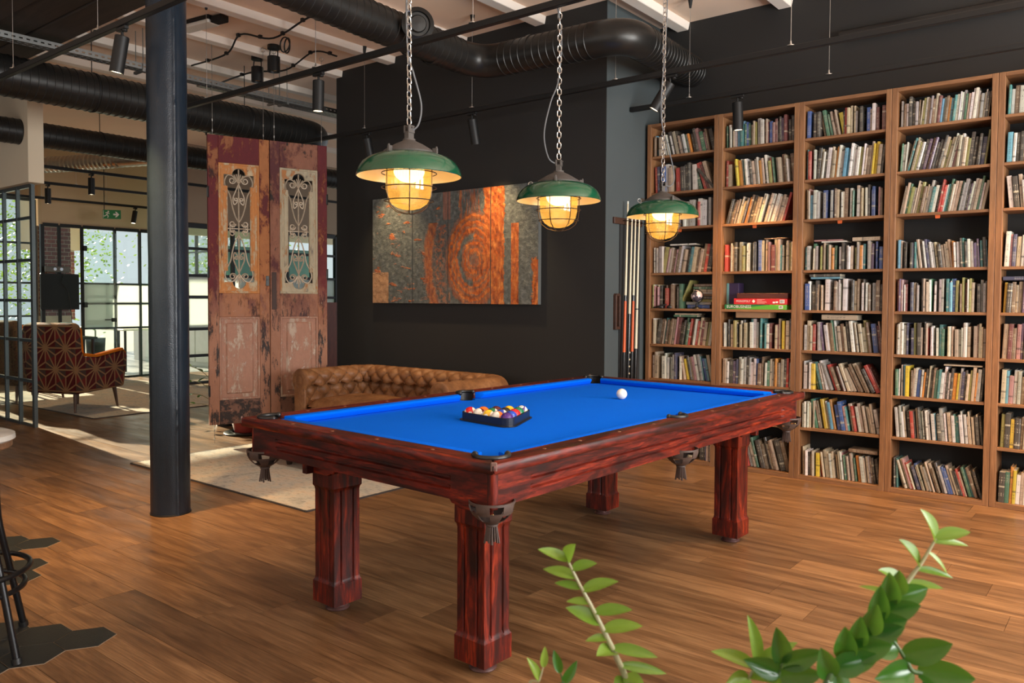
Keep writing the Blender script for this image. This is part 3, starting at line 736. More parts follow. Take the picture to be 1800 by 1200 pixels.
def book_geo(t, h, d, hard):
    """book standing with its spine towards -y, x in [0,t], z in [0,h]; returns verts, faces, face tags (0 cover,1 spine,2 pages)"""
    c = .0022 if hard else .0008; ins = .004 if hard else .0006
    v = []; f = []; k = []
    def bx(x0, x1, y0, y1, z0, z1, tg, spine=False):
        b = len(v)
        v.extend([(x, y, z) for z in (z0, z1) for y in (y0, y1) for x in (x0, x1)])
        fs = [(0,2,3,1),(4,5,7,6),(0,1,5,4),(2,6,7,3),(0,4,6,2),(1,3,7,5)]
        for i, q in enumerate(fs): f.append([b+j for j in q]); k.append(1 if (spine and i == 2) else tg)
    # spine with rounded face: three facets
    b = len(v); r = min(.004, t*.22) if hard else min(.0015, t*.1)
    prof = [(0, .004), (0, r*.9), (t*.22, 0), (t*.78, 0), (t, r*.9), (t, .004)]
    for z in (0, h): v.extend([(x, y, z) for x, y in prof])
    for i in range(5): f.append([b+i, b+i+1, b+7+i, b+6+i]); k.append(1 if 1 <= i <= 3 else 0)
    f.append([b+i for i in range(5, -1, -1)]); k.append(0); f.append([b+6+i for i in range(6)]); k.append(0)
    bx(0, c, .004, d, 0, h, 0); bx(t-c, t, .004, d, 0, h, 0)
    bx(c, t-c, .004, d-ins, ins, h-ins, 2)
    return v, f, k, prof
def book_mesh(items, name):
    """items: list of (t,h,d,hard,col,rand,matrix)"""
    V = []; F = []; K = []; C = []; U = []
    for (t, h, d, hard, colr, rd, mx) in items:
        v, f, k, prof = book_geo(t, h, d, hard); b = len(V)
        for fi, q in enumerate(f):
            F.append([b+i for i in q]); K.append(1 if k[fi] == 2 else 0); C.append((*colr, rd))
            for i in q:
                U.append((v[i][0]/t, v[i][2]/h) if k[fi] == 1 else (-1.0, -1.0))
        V += [tuple(mx @ Vector(p)) for p in v]
    me = bpy.data.meshes.new(name); me.from_pydata(V, [], F); me.materials.append(BOOKM); me.materials.append(PAGES)
    me.polygons.foreach_set('material_index', K)
    uvl = me.uv_layers.new(name='UV'); ca = me.color_attributes.new('Col', 'FLOAT_COLOR', 'CORNER')
    fc = []; fu = []; j = 0
    for fi, q in enumerate(F):
        for i in q: fc.extend(C[fi]); fu.extend(U[j]); j += 1
    uvl.data.foreach_set('uv', fu); ca.data.foreach_set('color', fc); me.update(); return me
RUN = {}
def S(u, r, s, ang, fill=1.0, hs=1.0): RUN[(u, r)] = (s, ang, fill, hs)
S(0,0,'sntkwwkwtktwwewokkieinkn',[(3,0),(99,-13)],1)
S(0,1,'rvbwttrkkkwwermtk',[(11,-2),(2,-16),(3,-19),(1,-42)],1)
S(0,2,'ktknkwgwpwgrwwg',[(99,0)],.95)
S(0,3,'wwgwlitninwttkdtntnrk',[(4,0),(99,9)],1,.95)
S(0,4,'wliitknnrgnke',[(99,0)],.50,.93)
S(0,5,'wtkntdntntimkkeernwrtmtlw',[(2,0),(99,8)],1)
S(0,6,'wttwwnwgwgvwnttyktiwgdbst',[(13,0),(99,-11)],1)
S(0,8,'klnkvtwdngwtkbtw',[(99,0)],1)
S(1,0,'ewwtwsdsebettlwwmtbimkkpmnkk',[(99,-1)],1)
S(1,1,'rtyyowdwwktwwotkwlrettntwn',[(2,0),(99,-6)],1,.95)
S(1,2,'kknttwtkonkntwwktwtwtttr',[(99,15)],.96)
S(1,3,'rcwtkwglwwkkbwttimttedtgllw',[(99,0)],1)
S(1,5,'wwktlkttwktwdwgwdgdwmmttyottk',[(99,0)],1)
S(1,6,'ttwkpvwwgkgwwbnngwetwnontkrw',[(99,1)],1)
S(1,7,'wtgktwnbtkgtwktnw',[(99,-6)],1)
S(1,8,'tegltdrgteknnktntkn',[(99,-15)],1)
S(2,0,'bkkknewetntykrtttgkkbttwmm',[(4,0),(8,-11),(99,0)],1)
S(2,1,'drwwktwkwttowwgsswwwwlwtntyytk',[(4,0),(99,5)],1)
S(2,2,'ttiswggbbgnttwtngwetwttwkbbni',[(99,0)],.97,1.0)
S(2,3,'dwetgnltetyoewkktwtltgodgtpbb',[(99,0)],1,.82)
S(2,4,'bwkkttttwwnwwtwtktnwkwngnnk',[(99,0)],1)
S(2,5,'wttrgwpwtnewtntkwttttlnbvmt',[(5,0),(99,-7)],1)
S(2,6,'wwwwyednwwgrnmwttttntnkrm',[(5,0),(4,-13),(8,-19),(99,-25)],1)
S(2,7,'wwwwttedntyywsobbwidtrwtttwttw',[(6,0),(99,-10)],1)
S(2,8,'twkntynrtttwtttntwiewtgtteowttgnkk',[(6,-1),(99,-7)],1,.86)
S(3,0,'gntwkkgntlwtgntmswnosdwwwgetwwwwtgtwkn',[(8,1),(99,5)],1)
S(3,1,'ewwtdttlwkpnpkkktltwwittwtlkkkkvl',[(3,4),(20,13),(99,6)],1)
S(3,2,'wwtelwttlntwgdwkrrwdettteggkpwwtewt',[(99,10)],1)
S(3,3,'stkpkvkdwtkwvwwgtkttttowwgkdkwgpkpdks',[(8,0),(14,-7),(99,-3)],1,.82)
S(3,4,'mwpiwmvttkgkttwewwgwgdswdblnlmwwltkggk',[(99,0)],1)
S(3,5,'ywwwwgvvlkntktrwgwdgewtttgwiwttnnttt',[(99,0)],1)
S(3,6,'edwtswyntwbwoktknedwwkwkoygvktltogk',[(8,0),(99,4)],1)
S(3,7,'wwgwtkrktkwwkwgwskgwwtwddwgwtttktk',[(99,-5)],1)
S(3,8,'kdtttirtvbtttwlttnkwbbttkwrtedntkn',[(2,-1),(99,-17)],1,.86)
_r5 = ['dwnwdwtkgbtw', 'swkknwtkgrtw', 'wkwtwlddtwkn', 'wivtwkngtbgw', 'yknttpdgtwkb', 'tmnipktdgwrt', 'tsiwgnotkwbd', 'lkyknttwgbrt', 'keoywtwgtdkn']
for r in range(9): S(4, r, _r5[r]+'twgktnwtebtg', [(99, 2 if r != 2 else -5)], 1)
rb = random.Random(11)
allb = []
XL, XR = PT+.012, UW-PT-.004
tops = [BCH-.026]+[z-.019 for z in SHZ]; floors = SHZ+[.032]
for (u, r), (s, ang, fill, hs) in RUN.items():
    zf = floors[r]; clear = tops[r]-zf; x0 = BCX+u*UW
    specs = []
    al = []
    for (n_, a) in ang: al += [a]*n_
    for i, ch in enumerate(s):
        cl = min(clear, .285); h = cl*rb.uniform(.64, .83)*hs
        wt_ = 2.0 if (u, r, i) in ((0, 6, 2), (0, 6, 3)) else None
        specs.append([ch, wt_ or rb.uniform(.55, 1.5) if ch not in 'kvbmry' else rb.uniform(.7, 1.7), h, rb.uniform(.115, .155), rad(al[i]+rb.uniform(-.7, .7)), rb.random() < .4, rb.random()])
    target = (XR-XL)*fill
    def layout(k):
        pos = []; prev = None; left = XL
        for (ch, t, h, d, a, hard, rd) in specs:
            t = t*k
            # polygon corners relative to pivot (a>0 leans right: pivot bottom right)
            if a >= 0: pol = [Vector((-t, 0)), Vector((0, 0)), Vector((0, h)), Vector((-t, h))]
            else: pol = [Vector((0, 0)), Vector((t, 0)), Vector((t, h)), Vector((0, h))]
            ca, sa = cos(-a), sin(-a)
            pol = [Vector((p.x*ca-p.y*sa, p.x*sa+p.y*ca)) for p in pol]
            def ext(z, side):
                xs = []
                for i in range(4):
                    p, q = pol[i], pol[(i+1) % 4]
                    if min(p.y, q.y)-1e-6 <= z <= max(p.y, q.y)+1e-6:
                        if abs(p.y-q.y) < 1e-7: xs += [p.x, q.x]
                        else: xs.append(p.x+(q.x-p.x)*(z-p.y)/(q.y-p.y))
                return None if not xs else (min(xs) if side < 0 else max(xs))
            zs = [.002+i*.012 for i in range(24)]
            if prev is None: px_ = left-min(p.x for p in pol)
            else:
                px_ = -9
                for z in zs:
                    e1 = prev[0](z, 1); e2 = ext(z, -1)
                    if e1 is not None and e2 is not None: px_ = max(px_, prev[1]+e1-e2+.0004)
                px_ = max(px_, left-min(p.x for p in pol))
            pos.append((px_, t, pol)); prev = (ext, px_)
        right = max(p+max(q.x for q in pol) for p, t, pol in pos)
        return pos, right-XL
    lo, hi = .002, .08
    for _ in range(18):
        k = (lo+hi)/2
        if layout(k)[1] > target: hi = k
        else: lo = k
    pos, wtot = layout(lo)
    for i, ((ch, t0, h, d, a, hard, rd), (px_, t, pol)) in enumerate(zip(specs, pos)):
        c = PAL[ch]; j = rb.uniform(.75, 1.2); c = tuple(min(.8, q*j*rb.uniform(.93, 1.07)) for q in c)
        yb = BCY+rb.uniform(.018, .045)+(.02 if abs(a) > .1 else 0)
        mx = Matrix.Translation((x0+px_, yb, zf+.0004)) @ Matrix.Rotation(a, 4, 'Y') @ Matrix.Translation((-t if a >= 0 else 0, 0, 0))
        q = proj(x0+px_, yb, zf+h/2); vis = q and q[0] < 1806
        hid = (u == 0 and r in (7, 8)) or (u == 1 and r in (7, 8))
        allb.append(dict(u=u, r=r, i=i, n=len(specs), ch=ch, t=t, h=h, d=d, hard=hard, c=c, rd=rd, mx=mx, a=a, size=1e6 if (u, r, i) in ((0, 6, 2), (0, 6, 3)) else (t*h/q[2]**2*(0.3 if hid else 1)*(1+(.02/t)) if vis else 0)))
ORD = lambda k: '%d%s' % (k, 'th' if 10 <= k % 100 <= 20 else {1: 'st', 2: 'nd', 3: 'rd'}.get(k % 10, 'th'))
ROWN = ['top shelf', '2nd shelf down', '3rd shelf down', '4th shelf down', '5th shelf down', '6th shelf down', '7th shelf down', '8th shelf down', 'bottom shelf']
PRINTK = plain('black_spine_print', (.02, .02, .02), .5)
allb.sort(key=lambda b: -b['size'])
NB = 285
for b in allb[:NB]:
    me = book_mesh([(b['t'], b['h'], b['d'], b['hard'], b['c'], b['rd'], Matrix.Identity(4))], 'book')
    o = bpy.data.objects.new('book', me); COL.objects.link(o); o.matrix_world = b['mx']
    thick = 'thick ' if b['t'] > .026 else ('thin ' if b['t'] < .012 else '')
    lean = ' leaning left' if b['a'] < -.06 else (' leaning right' if b['a'] > .06 else '')
    case = ['first bookcase', 'second bookcase', 'third bookcase', 'fourth bookcase', 'rightmost bookcase'][b['u']]
    tag(o, '%s%s book%s, %s from left, %s, %s' % (thick, CN[b['ch']], lean, ORD(b['i']+1), ROWN[b['r']], case), 'book', 'books in the oak bookcases')
    if b['size'] > 1e5:
        vs_, fs_ = text_mesh('Bolesław Prus', min(.019, b['t']*.95)); gt = G(); gt.add([(b['t']/2-p.y, -.0007, b['h']/2+p.x) for p in vs_], fs_); gt.build('spine_lettering', PRINTK, o)
me = book_mesh([(b['t'], b['h'], b['d'], b['hard'], b['c'], b['rd'], b['mx']) for b in allb[NB:]], 'shelved_books')
o = bpy.data.objects.new('shelved_books', me); COL.objects.link(o)
tag(o, 'rows of smaller paperbacks filling the remaining bookcase shelves', 'books', kind='stuff')
# books lying flat on top of the rows, box files, board games
rowtop = {}
for b in allb:
    z = max((b['mx'] @ Vector(p)).z for p in ((0, 0, 0), (b['t'], 0, 0), (0, 0, b['h']), (b['t'], 0, b['h'])))
    rowtop.setdefault((b['u'], b['r']), []).append((b['mx'].translation.x-(BCX+b['u']*UW), z))
def lying(u, x, w, z, t, col, lab, d=.14, y=.03, rz=0):
    mx = Matrix.Translation((BCX+u*UW+x, BCY+y, z)) @ Matrix.Rotation(rz, 4, 'Z') @ Matrix.Rotation(pi/2, 4, 'Y') @ Matrix.Translation((-t, 0, 0))
    me = book_mesh([(t, w, d, True, PAL[col], rb.random(), Matrix.Identity(4))], 'book'); o = bpy.data.objects.new('book', me); COL.objects.link(o)
    o.matrix_world = mx; return tag(o, lab, 'book', 'books lying flat on the shelves')
def topz(u, r, x0, x1): return max([z for (x, z) in rowtop[(u, r)] if x0-.02 <= x <= x1+.01])+.001
z = topz(2, 3, .12, .33); lying(2, .16, .17, z, .010, 'w', 'white thin book lying flat below pink book, 4th shelf, third bookcase'); lying(2, .11, .19, z+.0105, .011, 'i', 'pink book lying flat on top of 4th shelf row, third bookcase', rz=.05)
z = topz(2, 3, .36, .55); lying(2, .37, .18, z, .026, 't', 'thick beige book lying flat above blue books, 4th shelf, third bookcase')
z = topz(2, 4, .08, .30); lying(2, .09, .20, z, .014, 's', 'sky blue book lying flat under black book, 5th shelf, third bookcase'); lying(2, .08, .21, z+.0145, .022, 'k', 'black gilt book lying on sky blue book, 5th shelf, third bookcase')
z = topz(2, 5, .15, .40); lying(2, .17, .24, z, .036, 't', 'thick beige volume lying flat above 6th shelf row, third bookcase')
z = topz(2, 8, .36, .56); lying(2, .37, .19, z, .024, 'n', 'brown book lying flat above bottom row, third bookcase')
z = topz(3, 6, .32, .56); lying(3, .34, .22, z, .010, 't', 'thin beige book lying flat above 7th shelf row, fourth bookcase')
z = topz(4, 4, .03, .2); lying(4, .045, .21, z, .024, 'v', 'navy book lying flat on 5th shelf row, rightmost bookcase')
z = topz(0, 3, .2, .44); lying(0, .2, .22, z, .012, 'w', 'white book lying flat on 4th shelf row, bookcase nearest cue rack')
z = topz(0, 5, .24, .46); lying(0, .24, .20, z, .016, 'e', 'green book lying flat on 6th shelf row, bookcase nearest cue rack'); lying(0, .25, .20, z+.0165, .012, 't', 'beige book on green book, 6th shelf, bookcase nearest cue rack')
z = topz(1, 3, .34, .5); lying(1, .36, .16, z, .009, 'n', 'brown thin book lying on 4th shelf row, second bookcase')
CARD = plain('cardboard', (.30, .17, .09), .8, var=.1, sc=10)
z = topz(1, 5, .14, .42); tag(G().box(0, .26, 0, .15, 0, .046).build('box_file', CARD, bevel=.002), 'brown card box lying across 6th shelf row, second bookcase', 'box').location = (BCX+UW+.145, BCY+.03, z)
# fifth shelf of the first case: stack, leaning green book, globe, black gadget
z4 = floors[4]+.0005; zz = z4
for (x, w, t, c, y, nm) in ((.33, .20, .030, 'b', .035, 'blue book with white end'), (.32, .22, .022, 'g', .03, 'grey book'), (.38, .17, .020, 'l', .05, 'olive book'), (.37, .18, .026, 'k', .045, 'black book'), (.36, .19, .018, 'n', .04, 'brown book'), (.37, .19, .010, 'w', .03, 'white book'), (.38, .18, .024, 't', .035, 'beige book'), (.38, .18, .020, 'e', .03, 'green book'), (.385, .175, .022, 'n', .035, 'dark tan book')):
    lying(0, x+.005, w-.01, zz, t, c, '%s in flat stack behind globe, bookcase nearest cue rack' % nm, y=.10 if t > .03 else .075); zz += t+.0004
mx = Matrix.Translation((BCX+.285, BCY+.04, z4)) @ Matrix.Rotation(rad(24), 4, 'Y')
me = book_mesh([(.014, .24, .14, True, PAL['l'], .3, Matrix.Identity(4))], 'book'); o = bpy.data.objects.new('book', me); COL.objects.link(o); o.matrix_world = mx @ Matrix.Translation((-.014, 0, 0))
tag(o, 'slim green book leaning against flat stack beside the globe', 'book', 'books in the oak bookcases')
gl = thing('desk_globe', 'small dark desk globe with pale landmasses on black stand in bookcase', 'globe', (BCX+.435, BCY+.035, z4))
n = N('globe_map'); v = n.coord('Object'); c = n.mix(n.math('GREATER_THAN', n.noise(v, 22, 5), .50), (.05, .045, .06), (.50, .40, .44)); GLB = n.fin(c, .15, 0, .6, .4)
G().sphere((0, 0, .098), .046, 24, 16).build('sphere', GLB, gl, smooth=60)
g = G(); g.lathe([(.001, 0), (.036, 0), (.034, .006), (.012, .016), (.007, .045), (.001, .046)], 20); g.build('stand', BLACKM, gl, smooth=50)
g = G(); g.tube([(.054*sin(a), 0, .098+.054*cos(a)) for a in [rad(-20+k*10) for k in range(21)]], .0035, 6); g.build('meridian_arc', BLACKM, gl, smooth=60)
gd = thing('headphones', 'black headphones lying on shelf in front of upright books', 'headphones', (BCX+.13, BCY+.012, z4))
g = G(); g.tube(spline([(-.07, .012, .006), (-.03, .0, .012), (.02, .005, .026), (.06, .02, .03), (.09, .03, .022)], 6), .0055, 6); g.build('headband', RUB, gd, smooth=60)
for x, y in ((.0, .012), (.075, .018)): G().lathe([(.001, 0), (.022, 0), (.026, .006), (.024, .018), (.015, .026), (.001, .027)], 18, (x, y, 0)).build('ear_cup', RUB, gd, smooth=50)
# fifth shelf of the second case: purple box, board games with their printed names
zg = floors[4]+.0005; xg = BCX+UW
def label_text(txt, size, parent, loc, mat, sx=1.0):
    vs, fs = text_mesh(txt, size); g = G(); g.add([(p.x*sx, 0, p.y) for p in vs], fs); o = g.build('lettering', mat, parent); o.location = loc; return o
WHITEP = plain('white_print', (.80, .80, .76), .4, var=.02)
GGRN = N('green_box_print'); v = GGRN.coord('Object'); x = GGRN.n_sep(v); f = GGRN.math('GREATER_THAN', GGRN.math('SUBTRACT', x[2], GGRN.math('MULTIPLY', x[0], .11)), -.004)
GGRN = GGRN.fin(GGRN.mix(f, (.10, .38, .02), (.01, .16, .035)), .3)
REDP = plain('red_box_print', (.55, .008, .012), .3, var=.05)
b1 = thing('board_game_box', 'green board game box with white EUROBUSINESS lettering on second bookcase', 'game box', (xg+.062, BCY+.012, zg))
G().box(0, .475, 0, .2, 0, .036).build('carton', GGRN, b1, bevel=.0015); label_text('EUROBUSINESS', .030, b1, (.115, -.0008, .019), WHITEP, .95)
def barcode(parent, x, z, w, h):
    G().box(x, x+w, -.0006, 0, z, z+h).build('barcode_patch', WHITEP, parent)
    g = G(); rg = random.Random(3)
    for k in range(9): q = x+.004+(w-.008)*k/9; g.box(q, q+rg.uniform(.0008, .002), -.0009, -.0005, z+.004, z+h-.003)
    g.build('barcode_lines', INK, parent)
barcode(b1, .42, .008, .03, .022)
b2 = thing('board_game_box', 'red board game box with white MONOPOLY lettering on green box', 'game box', (xg+.135, BCY+.014, zg+.0368))
G().box(0, .405, 0, .2, 0, .044).build('carton', REDP, b2, bevel=.0015); label_text('MONOPOLY', .021, b2, (.075, -.0008, .024), WHITEP, .95)
G().prism([(.142, .024), (.155, .037), (.168, .024), (.155, .011)], -.0007, 0, lambda a, b, c: (a, c, b)).build('diamond_logo', WHITEP, b2)
g = G()
for k in range(5): g.box(.18, .18+[.06, .075, .07, .04, .06][k], -.0006, 0, .008+k*.007, .011+k*.007)
g.build('small_print', plain('pale_print', (.75, .35, .3), .4), b2)
g = G(); g.box(.30, .318, -.0006, 0, .010, .022); g.box(.323, .34, -.0006, 0, .012, .024); g.build('age_marks', WHITEP, b2)
barcode(b2, .352, .010, .036, .026)
tag(G().box(0, .39, 0, .16, 0, .040).build('wooden_game_case', m_wood('dark_red_case', (.05, .010, .006), (.10, .022, .012), 0), bevel=.003), 'dark red wooden case with brass clasps lying on the red game box', 'case').location = (xg+.15, BCY+.03, zg+.0815)
pc = thing('upright_game_box', 'dark purple box with teal edge standing upright on second bookcase', 'box', (xg+.038, BCY+.10, zg))
G().box(.02, .098, 0, .10, 0, .20).build('carton', plain('purple_card', (.035, .018, .06), .6), pc, bevel=.002); G().box(0, .0198, 0, .10, 0, .20).build('edge_board', plain('teal_card', (.16, .36, .36), .5), pc, bevel=.002)
# ================================================================== PENDANT LAMPS OVER THE TABLE
n = N('green_enamel'); v = n.coord('Object'); c = n.mix(n.noise(v, 9, 4), (.003, .052, .022), (.006, .092, .040)); GREEN = n.fin(c, .16, 0, .6, .5)
CREAM = plain('cream_enamel', (.82, .70, .46), .35, var=.06)
CAST = plain('grey_cast_iron', (.085, .075, .068), .65, .3, .4, .3, 40, .25)
CAGE = plain('cage_wire', (.055, .035, .022), .4, .6)
CHAIN = plain('chain_steel', (.62, .61, .58), .28, 1.0, .5, .15, 40)
CORD = plain('grey_cord', (.16, .17, .18), .4)
n = N('ribbed_lamp_glass'); n.t.nodes.remove(n.p)
tr = n.n('ShaderNodeBsdfTransparent'); tr.inputs[0].default_value = (1, .80, .42, 1); tl = n.n('ShaderNodeBsdfTranslucent'); tl.inputs[0].default_value = (1, .66, .20, 1)
gl_ = n.n('ShaderNodeBsdfGlossy'); gl_.inputs['Roughness'].default_value = .08
wv = n.n('ShaderNodeTexWave', wave_type='BANDS', bands_direction='X'); cy = n.n_sep(n.coord('Object')); an = n.math('ARCTAN2', cy[1], cy[0]); cc = n.n('ShaderNodeCombineXYZ'); n.l(an, cc.inputs[0]); n.l(cc.outputs[0], wv.inputs[0]); wv.inputs['Scale'].default_value = 8
m1 = n.n('ShaderNodeMixShader'); n.l(n.math('MULTIPLY_ADD', wv.outputs['Fac'], .26, .10), m1.inputs[0]); n.l(tr.outputs[0], m1.inputs[1]); n.l(tl.outputs[0], m1.inputs[2])
m2 = n.n('ShaderNodeMixShader'); m2.inputs[0].default_value = .07; n.l(m1.outputs[0], m2.inputs[1]); n.l(gl_.outputs[0], m2.inputs[2]); n.l(m2.outputs[0], n.out.inputs[0]); LGLASS = n.m
BULB = emit('glowing_bulb', (1.0, .84, .56), 5.5)
LZ = 1.80     # rim height
def link_mesh():
    g = G(); R1, L = .0095, .034; pts = []
    for k in range(6): a = pi*k/5; pts.append((R1*cos(a), 0, L/2-R1+R1*sin(a)))
    for k in range(6): a = pi+pi*k/5; pts.append((R1*cos(a), 0, -(L/2-R1)+R1*sin(a)))
    g.tube(pts, .0026, 5, closed=True); o = g.build('chain_link', CHAIN, smooth=60); me = o.data; bpy.data.objects.remove(o); return me
LINK = link_mesh()
def lamp(x, y, lab, cord, rz):
    L = thing('pendant_lamp', lab, 'lamp', (x, y, LZ), rz, 'green enamel pendant lamps over the pool table')
    # z measured from the rim upwards
    G().lathe([(.2155, 0), (.2185, .002), (.217, .012), (.209, .034), (.194, .056), (.170, .074), (.138, .087), (.105, .094), (.075, .096)], 64).build('shade', GREEN, L, smooth=60)
    G().lathe([(.2155, .0005), (.2135, .012), (.2055, .034), (.190, .0545), (.167, .071), (.136, .084), (.103, .090), (.03, .092)], 64).build('shade_lining', CREAM, L, smooth=60)
    G().lathe([(.108, .090), (.110, .098), (.106, .104), (.060, .132), (.030, .146), (.026, .150), (.026, .156), (.001, .157)], 40).build('housing_cone', CAST, L, smooth=40)
    g = G(); g.box(-.013, .013, -.016, .016, .152, .188); g.box(-.016, -.008, -.018, .018, .180, .212); g.box(.008, .016, -.018, .018, .180, .212); g.cyl((-.022, 0, .203), (.022, 0, .203), .004, n=8); g.build('bracket_neck', CAST, L, bevel=.002)
    for a in (20, 160, 275):
        g = G(); ca, sa = cos(rad(a)), sin(rad(a)); R_ = Matrix.Rotation(rad(a), 3, 'Z')
        g.cbox((.118*ca, .118*sa, .100), (.022, .012, .024), R_); g.cyl((.124*ca, .124*sa, .088), (.124*ca, .124*sa, .118), .005, n=8); g.build('clamp', CAST, L, bevel=.002)
    g = G(); g.tube([(.012*cos(2*pi*k/12)-.15, .012*sin(2*pi*k/12)*.3, .094+.012*sin(2*pi*k/12)) for k in range(12)], .002, 5, closed=True); g.build('hang_eye', CHAIN, L, smooth=60)
    G().lathe([(.096, .070), (.0975, .03), (.0975, -.020), (.0955, -.055), (.088, -.088), (.073, -.112), (.050, -.128), (.022, -.136), (.001, -.137)], 48).build('glass_bowl', LGLASS, L, smooth=60)
    G().sphere((0, 0, .022), .064, 24, 16, (1, 1, .72)).build('bulb', BULB, L, smooth=60)
    cg = G()
    for k in range(6):
        a = 2*pi*k/6+.3; p = [(.106, .075), (.106, 0), (.106, -.05), (.102, -.085), (.088, -.120), (.058, -.143), (.02, -.153), (0, -.154)]
        cg.tube([(r*cos(a), r*sin(a), z) for r, z in p], .0021, 5)
    for r, z in ((.114, .014), (.114, -.046), (.102, -.100)): cg.tube([(r*cos(2*pi*k/40), r*sin(2*pi*k/40), z) for k in range(40)], .0021, 5, closed=True)
    cg.build('wire_cage', CAGE, L, smooth=60)
    ch = bpy.data.objects.new('chain', None); COL.objects.link(ch); ch.parent = L; ch.empty_display_size = .03; ch.location = (0, 0, .214)
    k = 0; z = .006
    while z < ZC-LZ-.214-.02:
        o = bpy.data.objects.new('chain_link', LINK); COL.objects.link(o); o.parent = ch; o.location = (0, 0, z+.01); o.rotation_euler = (0, .05*((k*7) % 3-1), (pi/2 if k % 2 else 0)+.15); z += .0275; k += 1
    g = G(); g.cyl((0, 0, ZC-LZ-.03), (0, 0, ZC-LZ), .006, n=8); g.lathe([(.001, ZC-LZ-.006), (.03, ZC-LZ-.006), (.03, ZC-LZ)], 20); g.build('ceiling_hook', CAST, L, smooth=40)
    g = G(); g.tube(spline(cord, 10), .0036, 6); g.build('supply_cord', CORD, L, smooth=60)
    li = bpy.data.lights.new('lamp_glow', 'POINT'); li.energy = 1.25; li.color = (1.0, .70, .34); li.shadow_soft_size = .05
    lo = bpy.data.objects.new('lamp_glow', li); COL.objects.link(lo); lo.parent = L; lo.location = (0, 0, -.05)
    return L
rx, ry = rr.x, rr.y
def cordpts(off, zs): return [(rx*o_, ry*o_, z) for o_, z in zip(off, zs)]
lamp(-2.422, 2.341, 'green enamel pendant lamp largest and leftmost of three, beside round column', cordpts([.012, .04, .05, .02, -.006, -.012, -.01, 0], [.19, .22, .30, .42, .52, .75, 1.2, ZC-LZ]), 0)
lamp(-2.401, 3.387, 'green enamel pendant lamp in middle of three, in front of painting', cordpts([-.012, -.06, -.085, -.05, -.006, .01, -.03, -.02, 0], [.19, .22, .34, .50, .62, .85, 1.1, 1.4, ZC-LZ]), .4)
lamp(-2.341, 4.40, 'green enamel pendant lamp smallest and rightmost of three, before cue rack', cordpts([.0, .10, .15, .06, -.02, -.03, .0, .03, 0], [.20, .20, .27, .44, .56, .74, .95, 1.3, ZC-LZ]), .9)
